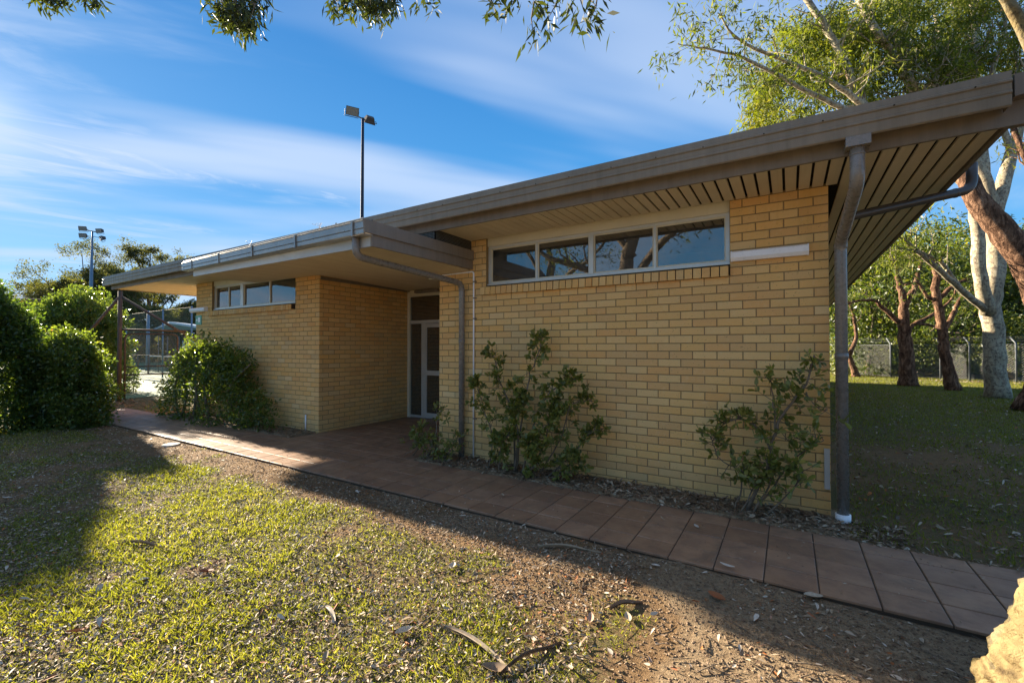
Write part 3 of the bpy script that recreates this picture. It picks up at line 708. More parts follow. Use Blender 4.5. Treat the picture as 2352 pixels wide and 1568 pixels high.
# ---- wall lights, sign
def batten(x0, x1, z, label):
    l = empty('batten_light', (x0, Y0, z), label, 'wall light')
    MB().prism([(Y0-.003, z-.05), (Y0-.06, z-.052), (Y0-.085, z-.02), (Y0-.08, z+.035), (Y0-.05, z+.05), (Y0-.003, z+.05)], 'x', x0+.012, x1-.012).build('diffuser', M['white'], l)
    for a in (x0, x1-.012): MB().prism([(Y0-.002, z-.053), (Y0-.065, z-.056), (Y0-.09, z-.02), (Y0-.085, z+.04), (Y0-.05, z+.054), (Y0-.002, z+.054)], 'x', a, a+.0118).build('end_cap', M['white'], l)
batten(-.495, .165, 2.475, 'long white batten light on the brick pier right of the windows')
batten(-12.18, -11.45, 2.44, 'short grey batten light at the far left brick corner')
sg = empty('exit_sign', (-11.9, Y0, 2.2), 'small green and white emergency sign at the left wall corner', 'sign')
MB().box(-12.025, -11.74, Y0-.012, Y0-.003, 2.09, 2.31).build('plate', M['sign'], sg)
sm_ = MB(); sm_.box(-11.90, -11.80, Y0-.015, Y0-.0125, 2.15, 2.26); sm_.build('pictogram', M['white'], sg)
ar = MB(); ar.add([(-12.0, Y0-.0145, 2.2), (-11.95, Y0-.0145, 2.24), (-11.95, Y0-.0145, 2.16), (-11.92, Y0-.0145, 2.21), (-11.95, Y0-.0145, 2.21), (-11.95, Y0-.0145, 2.19), (-11.92, Y0-.0145, 2.19)], [(0, 1, 2), (3, 4, 5, 6)]); ar.build('arrow', M['white'], sg)
# left eave: lower cross beam
MB().box(-14.2, -12.5, 6.2, 6.34, 2.88, 3.035).build('eave_beam', M['gutter'], B)
# ------------------------------------------------------------------ foliage generators
def rand_dirs(n):
    v = rng.normal(size=(n, 3)); return v/np.linalg.norm(v, axis=1, keepdims=True)
def leaf_arrays(P, D, L, W, N=None, fold=.18, six=False):
    "rhombic (or six-sided obovate) leaves; P base, D unit dir, L length, W width"
    n = len(P); L = np.broadcast_to(L, n)[:, None]; W = np.broadcast_to(W, n)[:, None]
    if N is None: N = rand_dirs(n)
    S = np.cross(D, N); S /= np.linalg.norm(S, axis=1, keepdims=True)+1e-9; U = np.cross(S, D)
    if not six:
        V = np.stack([P, P+D*L*.45+S*W*.5+U*W*fold, P+D*L, P+D*L*.45-S*W*.5+U*W*fold], 1)
        return V.reshape(-1, 3), np.arange(n*4).reshape(-1, 4), 4
    V = np.stack([P, P+D*L*.45+S*W*.42+U*W*fold, P+D*L*.8+S*W*.45+U*W*fold, P+D*L*1.0, P+D*L*.8-S*W*.45+U*W*fold, P+D*L*.45-S*W*.42+U*W*fold], 1)
    b = np.arange(n)[:, None]*6
    F = np.concatenate([b+np.array([[0, 1, 2, 3]]), b+np.array([[0, 3, 4, 5]])], 0)
    return V.reshape(-1, 3), F, 6
def leaves_obj(name, P, D, L, W, m, parent, six=False, tone=None, N=None, kind=None):
    V, F, k = leaf_arrays(P, D, L, W, N, six=six)
    if tone is None: tone = rng.random(len(P))
    me = np_mesh(name, V, F, np.repeat(np.clip(tone, 0, 1), k)); o = link(name, me, m, parent)
    if kind: o['kind'] = kind
    return o
def catmull(P, n=6):
    P = [Vector(p) for p in P]; Q = [P[0]*2-P[1]]+P+[P[-1]*2-P[-2]]; out = []
    for i in range(1, len(Q)-2):
        for k in range(n):
            t = k/n; a, b, c, d = Q[i-1], Q[i], Q[i+1], Q[i+2]
            out.append(.5*((2*b)+(c-a)*t+(2*a-5*b+4*c-d)*t*t+(3*b-a-3*c+d)*t**3))
    out.append(P[-1]); return out
def limb(mb, P, r0, r1, seg=10, n=5, wob=.0, flare=0):
    Q = catmull(P, n) if len(P) > 2 else [Vector(p) for p in P]
    N = len(Q); Q = [q+Vector((random.gauss(0, wob), random.gauss(0, wob), random.gauss(0, wob))) if 0 < i < N-1 else q for i, q in enumerate(Q)]
    rad = [r0+(r1-r0)*(i/(N-1))**.85 for i in range(N)]
    if flare:
        for i in range(N): rad[i] *= 1+flare*math.exp(-6*i/N*2)
    rad = [r*(1+random.uniform(-.05, .05)) for r in rad]
    mb.tube(Q, rad, seg); return Q
def tree(name, label, base, trunk, limbs, bark, leafm, spec, group=None, cat='tree', seg=12):
    t = empty(name, base, label, cat, group)
    mb = MB(); paths = []
    q = limb(mb, trunk[0], trunk[1], trunk[2], seg, flare=spec.get('flare', .35), wob=spec.get('wob', .02)); mb.build('trunk', M[bark], t, True)
    if spec.get('leaf_trunk'): paths.append((q, trunk[1], trunk[2], .45))
    for L_ in limbs:
        mb = MB(); q = limb(mb, L_[0], L_[1], L_[2], 8, wob=spec.get('wob', .02)*.6); mb.build('limb', M[bark], t, True)
        paths.append((q, L_[1], L_[2], L_[3] if len(L_) > 3 else .2))
    tw = MB(); ends = []
    for q, r0, r1, t0 in paths:
        n = len(q); tot = sum((q[i+1]-q[i]).length for i in range(n-1)); k2 = max(3, int(tot*spec['sec']))
        for k in range(k2):
            s = t0+(1-t0)*((k+random.random())/k2); i = min(int(s*(n-1)), n-2); p = q[i].lerp(q[i+1], s*(n-1)-i); d = (q[i+1]-q[i]).normalized()
            rd = Vector(rand_dirs(1)[0]); dr = (d*.55+rd*.8+Vector(spec.get('bias', (0, 0, .25)))).normalized(); ln = spec['len']*random.uniform(.5, 1.15)*(1-.35*s)
            p1 = p+dr*ln*.5; p2 = p1+(dr+Vector(rand_dirs(1)[0])*.5).normalized()*ln*.5
            rr = max(.006, (r0+(r1-r0)*s)*.38); tw.tube([p, p1, p2], [rr, rr*.6, rr*.3], 5, False)
            for j in range(spec['ter']):
                a = p1.lerp(p2, random.random()) if j else p2; dt = (dr*.4+Vector(rand_dirs(1)[0])+Vector(spec.get('bias', (0, 0, .1)))*.6).normalized(); b = a+dt*ln*random.uniform(.25, .5)
                tw.tube([a, b], [rr*.35, rr*.15], 4, False); ends.append((a, b))
    if tw.v: tw.build('branches', M[spec.get('twigm', bark)], t, True)
    if ends:
        A = np.array([e[0] for e in ends]); Bn = np.array([e[1] for e in ends]); m = spec['leaves']
        idx = np.repeat(np.arange(len(ends)), m); s = rng.random(len(idx))[:, None]**.6
        P = A[idx]+(Bn[idx]-A[idx])*s+rng.normal(size=(len(idx), 3))*spec.get('spread', .12)
        droop = spec.get('droop', .8); D = rand_dirs(len(idx))+np.array([0, 0, -droop]); D /= np.linalg.norm(D, axis=1, keepdims=True)
        L = spec['ll']*rng.uniform(.6, 1.25, len(idx)); tone = np.repeat(rng.random(len(ends)), m)*.55+rng.random(len(idx))*.45
        leaves_obj('crown', P, D, L, L*spec.get('asp', .16), M[leafm], t, tone=tone)
    return t
def cloud_tree(name, label, base, h, rad, trunkr, bark, leafm, nclump, per, ll, asp=.4, group=None, crown_z=None, squash=.8, lean=(0, 0), gaps=.0, seedshift=0, cat='tree'):
    t = empty(name, base, label, cat, group); b = Vector(base); cz = crown_z if crown_z else h-rad*squash
    top = b+Vector((lean[0], lean[1], cz)); mb = MB(); mid = b+Vector((lean[0]*.3+random.uniform(-.2, .2), lean[1]*.3+random.uniform(-.2, .2), cz*.5))
    limb(mb, [b, mid, top], trunkr, trunkr*.45, 8, 4, .03, .3); mb.build('trunk', M[bark], t, True)
    br = MB(); cl = []
    for i in range(nclump):
        d = rand_dirs(1)[0]; r = rad*(.35+.65*random.random()**.45)*(.75+.5*float(fbm(np.array([d[0]*2+i % 3]), np.array([d[2]*2+seedshift]), .7, 3)[0]))
        p = np.array(top)+d*np.array([r, r, r*squash]); p[2] = max(p[2], b.z+.3); cl.append(p)
        if i % 4 == 0: a = Vector(mid).lerp(top, random.random()); pv_ = Vector(p); br.tube([a, a.lerp(pv_, .5)+Vector((0, 0, random.uniform(-.1, .3))), pv_], [trunkr*.3, trunkr*.17, .012], 5, False)
    br.build('branches', M[bark], t, True); cl = np.array(cl)
    idx = np.repeat(np.arange(nclump), per); sp = rad*.17
    P = cl[idx]+rng.normal(size=(len(idx), 3))*sp*np.array([1, 1, .7]); P[:, 2] = np.maximum(P[:, 2], b.z+.05)
    D = rand_dirs(len(idx))+np.array([0, 0, -.3]); D /= np.linalg.norm(D, axis=1, keepdims=True); L = ll*rng.uniform(.6, 1.3, len(idx))
    tone = np.repeat(rng.random(nclump), per)*.6+rng.random(len(idx))*.4
    leaves_obj('crown', P, D, L, L*asp, M[leafm], t, tone=tone); return t
# ---- big pale gum behind the roof (limbs reappear above it)
def A(u, v, d): return at(u, v, d)
base = at(2290, 912, 13.9); base.z = -.05
gum = tree('gum_tree', 'tall pale-barked gum with forked trunk whose limbs rise behind the roof', base,
    ([base, A(2284, 800, 13.9), A(2278, 700, 13.9), A(2290, 600, 14.0), A(2286, 500, 14.2)], .27, .22),
    [([A(2272, 720, 13.8), A(2252, 620, 13.6), A(2248, 520, 13.6), A(2225, 420, 13.6), A(2160, 330, 13.8), A(2050, 275, 14), A(1985, 235, 14.0), A(1945, 130, 14.1), A(1880, 20, 14.2), A(1800, -90, 14.3)], .19, .09, .52),
     ([A(2286, 500, 14.2), A(2262, 400, 14.3), A(2190, 300, 14.6), A(2115, 215, 14.8), A(2065, 130, 15), A(1995, 20, 15.2), A(1950, -80, 24.6)], .21, .08, .45),
     ([A(2262, 400, 14.3), A(2255, 280, 14.8), A(2240, 190, 15.2), A(2250, 60, 15.5), A(2230, -90, 25.0)], .20, .08, .3),
     ([A(2225, 420, 13.6), A(2170, 380, 13.2), A(2060, 300, 13.0), A(1985, 235, 12.8), A(1900, 175, 12.6), A(1800, 130, 12.3), A(1700, 85, 12), A(1655, 25, 11.8)], .15, .018, .45),
     ([A(2060, 300, 13.0), A(1975, 262, 12.6), A(1930, 240, 12.4), A(1860, 205, 12.2), A(1760, 150, 12.0), A(1700, 125, 11.8), A(1620, 105, 11.6), A(1560, 95, 11.5)], .11, .012, .35),
     ([A(2286, 500, 14.2), A(2330, 350, 14.4), A(2370, 200, 14.6), A(2390, 50, 15)], .22, .07, .3),
     ([A(2150, 330, 14.2), A(2130, 250, 14.6), A(2170, 120, 15), A(2150, 0, 24.6)], .12, .05, .2),
     ([A(2255, 300, 14.8), A(2140, 230, 15), A(2080, 130, 15.2), A(2060, 20, 24.6), A(2040, -80, 15.6)], .11, .04, .4),
     ([A(2262, 400, 14.8), A(2200, 250, 15), A(2165, 170, 15.2), A(2110, 90, 24.6), A(2090, -40, 15.6)], .12, .04, .4),
     ([A(2262, 400, 14.8), A(2215, 230, 15), A(2200, 150, 15.2), A(2215, 50, 24.6), A(2180, -60, 15.6)], .10, .04, .4),
     ([A(2330, 350, 14.4), A(2290, 220, 14.6), A(2290, 150, 14.8), A(2320, 60, 15), A(2300, -60, 15.2)], .10, .04, .4),
     ([A(2340, 330, 15), A(2330, 230, 15), A(2345, 130, 15), A(2300, 40, 15.2)], .07, .03, .4),
     ([A(2268, 715, 13.8), A(2215, 670, 13.4), A(2150, 610, 13.0), A(2070, 545, 12.7), A(2030, 520, 12.4)], .11, .04, .35),
     ([A(2205, 660, 13.4), A(2160, 600, 13.1), A(2110, 580, 12.8), A(2040, 560, 12.4)], .07, .02, .3)],
    'gumbark', 'gumleaf', dict(sec=1.8, ter=4, len=1.4, leaves=18, ll=.21, asp=.2, spread=.15, droop=.9, flare=.2, wob=.015), cat='tree')
# bright clump of foliage left of the limbs (lower crown)
def clump_obj(tree_, centers, per, sp, ll, asp, m, droop=.9, nm='crown', tonelo=0):
    c = np.array([tuple(x) for x in centers]); idx = np.repeat(np.arange(len(c)), per)
    P = c[idx]+rng.normal(size=(len(idx), 3))*sp; D = rand_dirs(len(idx))+np.array([0, 0, -droop]); D /= np.linalg.norm(D, axis=1, keepdims=True)
    L = ll*rng.uniform(.6, 1.3, len(idx)); tone = tonelo+(1-tonelo)*(np.repeat(rng.random(len(c)), per)*.5+rng.random(len(idx))*.5)
    return leaves_obj(nm, P, D, L, L*asp, m, tree_, tone=tone)
cs = []
for i in range(165):
    u = random.uniform(1725, 2010); v = random.uniform(30, 300)
    if u < 1790 and 150 > v: continue
    if u < 1740 and v < 190: continue
    cs.append(A(u, v, random.uniform(14.6, 18.5)))
clump_obj(gum, cs, 120, .25, .25, .2, M['gumleaf'], tonelo=.25)
cs = [A(random.uniform(1990, 2380), random.uniform(-60, 230), random.uniform(15, 18.5)) for i in range(95)]
clump_obj(gum, cs, 80, .22, .24, .19, M['gumleaf'])
# leaning rough-barked tree at the right edge
base = at(2395, 945, 10.9); base.z = -.05
tree('leaning_tree', 'rough brown-barked tree leaning in from the right edge of the lawn', base,
    ([base, A(2420, 850, 10.8), A(2415, 740, 10.7), A(2352, 590, 10.6), A(2290, 510, 10.7), A(2245, 450, 10.8), A(2215, 370, 11.1), A(2170, 300, 11.4)], .40, .16), [([A(2380, 640, 10.7), A(2400, 450, 11), A(2350, 330, 11.2), A(2310, 200, 11.5)], .12, .04, .3)],
    'brownbark', 'gumleaf', dict(sec=1.6, ter=3, len=1.2, leaves=18, ll=.16, asp=.16, spread=.14, flare=.45, wob=.01), seg=14)
tb = MB(); limb(tb, [A(2290, -60, 7), A(2335, 10, 7.1), A(2375, 90, 7.2), A(2440, 230, 7.3)], .06, .10, 10)
o_ = empty('overhanging_limb', A(2440, 260, 7.3), 'thick pale limb crossing the top right corner above the roof', 'branch'); tb.build('limb', M['nearbark'], o_, True)
# two brown-barked small trees
def small(label, u, v, d, pts, r0, limbs, **k):
    b = at(u, v, d); b.z = -.04
    s = dict(sec=2.0, ter=3, len=1.0, leaves=22, ll=.16, asp=.32, spread=.17, droop=.4, flare=.35, twigm='twig'); s.update(k)
    return tree('small_tree', label, b, ([b]+pts, r0, r0*.55), limbs, 'brownbark', 'bgleaf', s)
d = 18.2
small('brown-barked tree with a sawn stub, nearest the fence post', 2085, 878, d, [A(2082, 830, d), A(2078, 770, d), A(2075, 740, d), A(2078, 690, d)], .29,
    [([A(2078, 750, d), A(2050, 725, d), A(2020, 700, d), A(2010, 690, d), A(1975, 690, d), A(1940, 700, d)], .11, .03, .5), ([A(2078, 700, d), A(2070, 660, d), A(2065, 640, d), A(2055, 600, d), A(2040, 570, d)], .14, .06, .5),
     ([A(2078, 700, d), A(2100, 665, d), A(2110, 630, d), A(2120, 600, d)], .15, .05, .5), ([A(2088, 760, d), A(2100, 745, d), A(2130, 745, d), A(2165, 757, d)], .09, .04, .8), ([A(2100, 745, d), A(2140, 725, d), A(2180, 695, d), A(2200, 660, d)], .09, .03, .5)])
d = 16.3
small('slim brown-barked tree leaning left between the others', 2188, 895, d, [A(2178, 850, d), A(2168, 810, d), A(2165, 770, d), A(2160, 720, d), A(2150, 670, d), A(2155, 630, d), A(2140, 590, d)], .19,
    [([A(2165, 770, d), A(2190, 720, d), A(2205, 690, d), A(2235, 665, d)], .09, .05, .6), ([A(2155, 690, d), A(2180, 665, d), A(2210, 645, d), A(2240, 640, d)], .1, .03, .6),
     ([A(2152, 690, d), A(2130, 680, d), A(2110, 650, d), A(2080, 655, d)], .08, .03, .6), ([A(2145, 600, d), A(2120, 580, d), A(2100, 585, d)], .1, .05, .6)])
d = 24
small('thin leaning tree just right of the downpipe', 1965, 866, d, [A(1955, 830, d), A(1940, 800, d), A(1928, 760, d)], .16, [([A(1950, 815, d), A(1965, 780, d), A(1962, 730, d), A(1950, 690, d)], .12, .05, .4)], sec=2.4)
# woodland behind the fence on the right
extra_wl = 1
wl = ['dense dark tree of the woodland, far left by the downpipe', 'mid green bushy woodland tree behind the fence', 'tall dark woodland tree behind the brown trunks', 'yellow-green low tree hanging over the back fence', 'bushy tree right behind the pale gum trunk', 'tall tree at the right end of the woodland', 'dark tree behind the eave edge of the building', 'far woodland tree with a broad crown', 'low bush under the woodland by the fence', 'pale low bush against the fence right of the gum']
for i, (u, dd_, h, rad, n) in enumerate(((1950, 30, 9, 4.2, 130), (2040, 27, 8, 3.8, 130), (2120, 31, 11, 4.6, 140), (2170, 23.5, 4.6, 2.3, 90), (2260, 27, 7.5, 3.6, 120), (2370, 25, 9, 4.2, 130), (2010, 36, 12, 5, 130), (2220, 37, 12, 5.5, 150), (2110, 24.5, 2.6, 1.4, 60), (2330, 21.5, 3.2, 1.7, 70))):
    b = at(u, 860, dd_); b.z = -.05
    cloud_tree('woodland_tree', wl[i], b, h, rad, .16+.02*(i % 3), 'twig', 'bgleaf', n, 75, .26 if dd_ > 24 else .17, .42, 'trees of the woodland behind the back fence', squash=.85 if h > 4 else .75, seedshift=i, crown_z=h*.56)
for i, (u, dd_, h, rad, lb) in enumerate(((1935, 40, 12, 5.0, 'deepest woodland tree, seen just right of the downpipe'), (2080, 42, 13, 5.5, 'deepest woodland tree, behind the stub-limbed brown trunk'), (2150, 40, 10, 4.6, 'deepest woodland tree, behind the slim brown trunk'), (2290, 34, 10, 4.6, 'deep woodland tree, directly behind the pale gum'), (2400, 33, 11, 5.0, 'deep woodland tree at the right edge of the picture'))):
    b = at(u, 860, dd_); b.z = -.05
    cloud_tree('woodland_tree', lb, b, h, rad, .16, 'twig', 'bgleaf', 120, 70, .30, .42, 'background trees of the woodland', squash=.85, crown_z=h*.52, seedshift=i)
for i, (u, d) in enumerate(((1990, 26), (2140, 27), (2215, 25), (2300, 29), (2030, 33))):
    b = at(u, 858, d); b.z = -.05; s_ = MB()
    limb(s_, [b, b+Vector((random.uniform(-.4, .4), 0, 1.6)), b+Vector((random.uniform(-.9, .9), 0, 3.6))], .13, .05, 7)
    limb(s_, [b, b+Vector((.3*(-1)**i, .2, 1.3)), b+Vector((.9*(-1)**i, .3, 3.0))], .08, .04, 6)
    o = s_.build('sapling', M['twig'], None, True)
    tag(o, ['bare forked sapling behind the fence nearest the building', 'bare forked sapling behind the fence between the two brown trunks', 'bare forked sapling just left of the pale gum trunk', 'bare forked sapling right of the pale gum trunk', 'deepest bare sapling in the shade of the woodland'][i], 'sapling', 'bare saplings behind the fence')
# ---- back fence on the right
fn = empty('chain_fence', at(2200, 875, 21), 'long galvanised chain-wire fence along the back of the lawn', 'fence')
fp = [at(1900, 866, 27), at(2045, 868, 23.6), at(2159, 870, 22.4), at(2226, 872, 21.4), at(2333, 876, 20.0), at(2440, 880, 19)]
for p in fp: p.z = 0
for i, p in enumerate(fp):
    q = MB(); q.tube([p+Vector((0, 0, -.06)), p+Vector((0, 0, 1.75)), p+Vector((-.12, .25, 2.05))], .035, 8); q.build('post', M['galv'], fn, True)
rl = MB(); mh = MB()
for i in range(len(fp)-1):
    a, b = fp[i], fp[i+1]
    for z in (.05, 1.7, 1.85, 1.95, 2.04):
        off = Vector((-.12, .25, 0))*max(0, (z-1.75)/.3); MB().tube([a+Vector((0, 0, z))+off, b+Vector((0, 0, z))+off], .012 if z < 1.8 else .006, 5, False).build('rail' if z < 1.8 else 'top_wire', M['galv'], fn, True)
    n = int((b-a).length/.11); hh = 1.65
    for k in range(-int(hh/.11), n):
        for s in (0, 1):
            t0, t1 = k*.11, k*.11+hh; c0_, c1_ = max(0, t0), min(n*.11, t1)
            if c1_ <= c0_: continue
            z0, z1 = (c0_-t0), (c1_-t0)
            if s: z0, z1 = hh-z0, hh-z1
            u_ = (b-a).normalized(); p = a+u_*c0_+Vector((0, 0, .05+z0)); q = a+u_*c1_+Vector((0, 0, .05+z1)); mh.tube([p, q], .0035, 3, False)
mh.build('mesh', M['wire'], fn, kind='stuff')
# ------------------------------------------------------------------ left side: hedges, court, gate
def hedge(name, label, c, rx, ry, h, n, per, ll=.075, light=.5, leafm='hedgeleaf', shape=2.3, sp=.07):
    b = Vector(c); t = empty(name, b, label, 'hedge')
    st_ = MB()
    for i in range(9):
        a = random.uniform(0, 6.28); r = random.uniform(.1, .5); p = b+Vector((rx*r*math.cos(a), ry*r*math.sin(a), 0)); limb(st_, [p, p+Vector((random.uniform(-.2, .2), random.uniform(-.2, .2), h*.45)), p+Vector((random.uniform(-.4, .4)*rx, random.uniform(-.4, .4)*ry, h*.8))], .03, .012, 5, 3)
    st_.build('stems', M['twig'], t, True)
    th = rng.uniform(0, 2*np.pi, n); zz_ = rng.random(n)**.8; rr = (1-np.clip(zz_, 0, 1)**shape)**(1/shape*1.35)*.96+.04
    depth = rng.uniform(.35, 1.02, n)**.6
    bump_ = .70+.55*fbm(th*1.4+b.x, zz_*3, .6, 61, 3)
    P0 = np.stack([b.x+rx*rr*np.cos(th)*depth*bump_, b.y+ry*rr*np.sin(th)*depth*bump_, b.z+h*zz_*(.72+.45*fbm(np.cos(th)*rr*2+b.y, np.sin(th)*rr*2, .5, 71, 3))], 1)
    k = n//6; rt = np.sqrt(rng.random(k))*.7; P0[:k, 2] = b.z+h*(.62+.55*fbm(np.cos(th[:k])*2+b.y, np.sin(th[:k])*2, .5, 75, 3))*rng.uniform(.9, 1.06, k)*(1.08-.45*rt**2); P0[:k, 0] = b.x+rx*rt*np.cos(th[:k]); P0[:k, 1] = b.y+ry*rt*np.sin(th[:k])
    ns = n//14; q0 = P0[rng.integers(0, n, ns)]; dz_ = rng.uniform(.1, .3, ns); ex = (q0-np.array([b.x, b.y, b.z+h*.4])); ex /= np.linalg.norm(ex, axis=1, keepdims=True); P0 = np.concatenate([P0, q0+ex*dz_[:, None]*.7, q0+ex*dz_[:, None]*1.1]); n = len(P0)
    idx = np.repeat(np.arange(n), per); P = P0[idx]+rng.normal(size=(len(idx), 3))*sp; P[:, 2] = np.maximum(P[:, 2], b.z+.02)
    out = P-np.array([b.x, b.y, b.z+h*.35]); out /= np.linalg.norm(out, axis=1, keepdims=True)
    D = rand_dirs(len(idx))+out*.7; D /= np.linalg.norm(D, axis=1, keepdims=True); L = ll*rng.uniform(.6, 1.2, len(idx))
    leaves_obj('foliage', P, D, L, L*.5, M[leafm], t, tone=np.repeat(rng.random(n), per)*.35+rng.random(len(idx))*.65); return t
hedge('hedge', 'tall dark clipped hedge at the far left edge, nearest the camera', (-12.9, 1.9, -.04), .75, .95, 2.55, 2400, 18)
hedge('hedge', 'low rounded hedge with glossy sunlit top beside the path', (-12.75, 3.0, -.04), 1.1, .6, 1.7, 2300, 18, leafm='wallhedge')
hb = at(175, 870, 15.0); hb.z = -.04
hedge('hedge', 'bright yellow-green hedge standing behind the low one', hb, 2.0, 1.6, 3.2, 2700, 18, .10, leafm='wallhedge')
# ---- shrub in front of the left wing
def shrub(label, c, rx, ry, h, n, per, ll, stems=12, leafm='hedgeleaf', sp=.05):
    t = hedge('shrub', label, c, rx, ry, h, n, per, ll, leafm='wallhedge', shape=1.9, sp=sp); t['category'] = 'shrub'; return t
shrub('broad rounded leafy shrub with small red tips against the left brick wall', (-10.55, 4.66, .0), 2.5, .38, 1.55, 1450, 11, .07)
# sparse wall shrubs with big leaves
def wallshrub(label, stems, per, ll, leafm='shrubleaf', twist=.0, dens=1.0):
    b = Vector(stems[0][0][0]); b.z = 0; t = empty('wall_shrub', b, label, 'shrub'); st_ = MB(); P = []; D = []; T_ = []
    for pts, r, lf in stems:
        q = limb(st_, pts, r, r*.35, 6, 5, .006)
        n = len(q); k = int(lf*dens)
        for i in range(k):
            s = .25+.75*random.random()**.7; j = min(int(s*(n-1)), n-2); p = q[j].lerp(q[j+1], s*(n-1)-j)
            rd = Vector(rand_dirs(1)[0]); rd.y *= .55; dr = (rd+Vector((0, -.1, .35))).normalized(); ln = random.uniform(.05, .26)*(1.15-.5*s); e_ = p+dr*ln; e_.y = min(e_.y, Y0-.03); e_.z = max(e_.z, .03)
            st_.tube([p, e_], [.004, .002], 4, False); tn = random.random()*.6
            for w_ in range(per):
                f_ = .45+.55*random.random(); pp = p.lerp(e_, f_); ld = (Vector(rand_dirs(1)[0])+dr*.8+Vector((0, -.2, .1))).normalized()
                P.append(pp); D.append(ld); T_.append(tn+random.random()*.4)
    st_.build('stems', M['twig'], t, True); P = np.array(P); D = np.array(D); L = ll*rng.uniform(.55, 1.25, len(P))
    P[:, 1] = np.minimum(P[:, 1], Y0-.05); ex = P+D*L[:, None]; D[:, 1] = np.where(ex[:, 1] > Y0-.01, -abs(D[:, 1]), D[:, 1])
    leaves_obj('foliage', P, D, L, L*.5, M[leafm], t, six=True, tone=np.array(T_)); return t
def pw(u, v, y):
    "point seen at (u,v) on the plane Y=y"
    lat = (u-1176)/1024; k = y/(lat*sy_+cy_); return at(u, v, k)
yp = 4.86
S3 = [([(-2.95, 4.8, -.02), pw(1180, 960, yp), pw(1150, 880, yp), pw(1130, 800, yp)], .014, 34), ([(-2.9, 4.75, -.02), pw(1200, 960, 4.8), pw(1215, 870, 4.8), pw(1240, 800, 4.8), pw(1245, 770, 4.8)], .014, 28),
      ([(-2.8, 4.72, -.02), pw(1225, 980, 4.75), pw(1250, 920, 4.7), pw(1290, 880, 4.8), pw(1325, 870, 4.8)], .013, 30), ([(-2.6, 4.75, -.02), pw(1290, 1000, 4.78), pw(1310, 930, 4.8), pw(1360, 920, 4.85)], .011, 22),
      ([(-2.5, 4.75, -.02), pw(1320, 1040, 4.8), pw(1345, 1000, 4.8), pw(1390, 980, 4.85)], .010, 20), ([(-2.9, 4.72, -.02), pw(1190, 1000, 4.7), pw(1185, 950, 4.7), pw(1200, 900, 4.7)], .012, 38),
      ([(-3.3, 4.75, -.02), pw(1130, 1000, 4.75), pw(1110, 940, 4.75), pw(1095, 870, 4.8)], .011, 30), ([(-2.7, 4.66, -.02), pw(1250, 1020, 4.68), pw(1260, 970, 4.68), pw(1280, 940, 4.7)], .011, 42),
      ([(-3.1, 4.68, -.02), pw(1150, 1030, 4.68), pw(1170, 990, 4.66)], .010, 36), ([(-2.4, 4.7, -.02), pw(1300, 1070, 4.72), pw(1340, 1050, 4.72)], .009, 28), ([(-2.75, 4.62, -.02), pw(1230, 1060, 4.62), pw(1210, 1010, 4.62)], .009, 40)]
wallshrub('sprawling broad-leaved shrub against the wall right of the entrance downpipe', S3, 11, .072)
S2 = [([(-4.35, 4.72, 0), pw(1000, 1010, 4.75), pw(1005, 960, 4.8), pw(1022, 930, 4.8)], .012, 14), ([(-4.6, 4.7, 0), pw(975, 1010, 4.7), pw(965, 985, 4.7)], .009, 30), ([(-4.4, 4.66, 0), pw(1000, 1040, 4.66), pw(985, 1010, 4.66)], .008, 30),
      ([(-4.1, 4.7, 0), pw(1030, 1040, 4.7), pw(1055, 1005, 4.72)], .008, 26), ([(-4.7, 4.62, 0), pw(960, 1020, 4.64), pw(948, 1000, 4.64)], .007, 22)]
wallshrub('small low shrub at the entrance corner, left of the downpipe', S2, 6, .06)
yp = 4.84
S4 = [([(-.35, 4.78, 0), pw(1765, 1060, yp), pw(1775, 1000, yp), pw(1800, 950, yp), pw(1850, 880, yp), pw(1870, 815, yp)], .020, 38), ([pw(1770, 1040, yp), pw(1745, 990, yp), pw(1700, 960, yp), pw(1640, 985, yp)], .011, 26),
      ([pw(1780, 990, yp), pw(1775, 930, yp), pw(1770, 880, yp), pw(1755, 860, yp)], .009, 12), ([(-.45, 4.76, 0), pw(1700, 1090, 4.8), pw(1650, 1050, 4.8), pw(1630, 1000, 4.8)], .009, 22), ([(-.3, 4.74, 0), pw(1800, 1080, 4.78), pw(1850, 1030, 4.78), pw(1890, 1010, 4.8)], .010, 18),
      ([(-.3, 4.70, 0), pw(1770, 1100, 4.72), pw(1760, 1060, 4.7)], .01, 30), ([(-.4, 4.7, 0), pw(1730, 1110, 4.7), pw(1700, 1080, 4.7)], .009, 26), ([(-.2, 4.72, 0), pw(1830, 1110, 4.72), pw(1840, 1070, 4.7)], .009, 22), ([pw(1850, 900, yp), pw(1880, 940, yp), pw(1900, 940, yp)], .006, 8)]
wallshrub('sparse twiggy shrub against the wall at the right corner', S4, 6, .07)
# ---- tennis court beyond the gate
ct = MB().add([(-17.4, 3.2, -.02), (-17.4, 24, -.02), (-60, 24, -.02), (-60, -20, -.02), (-17.4, -20, -.02)], [(0, 1, 2, 3, 4)]).build('tennis_court', M['court']); tag(ct, kind='structure')
ln_ = MB()
for a in ((-40, -19, 9.0, 9.05), (-40, -19, 16, 16.05)): ln_.box(a[0], a[1], a[2], a[3], -.018, -.015)
for x in (-40, -19.05, -26, -33): ln_.box(x, x+.05, 5, 20, -.014, -.011)
o = ln_.build('court_lines', M['white'], ct)
nt_ = empty('tennis_net', at(380, 850, 27), 'low tennis net with white top band beyond the gate', 'net')
a, b = at(341, 860, 27), at(470, 858, 30); a.z = b.z = 0
for p in (a, b, at(317, 858, 29)):
    p = Vector(p); p.z = 0; MB().tube([p+Vector((0, 0, -.02)), p+Vector((0, 0, 1.1))], .045, 8).build('post', M['rust'], nt_, True)
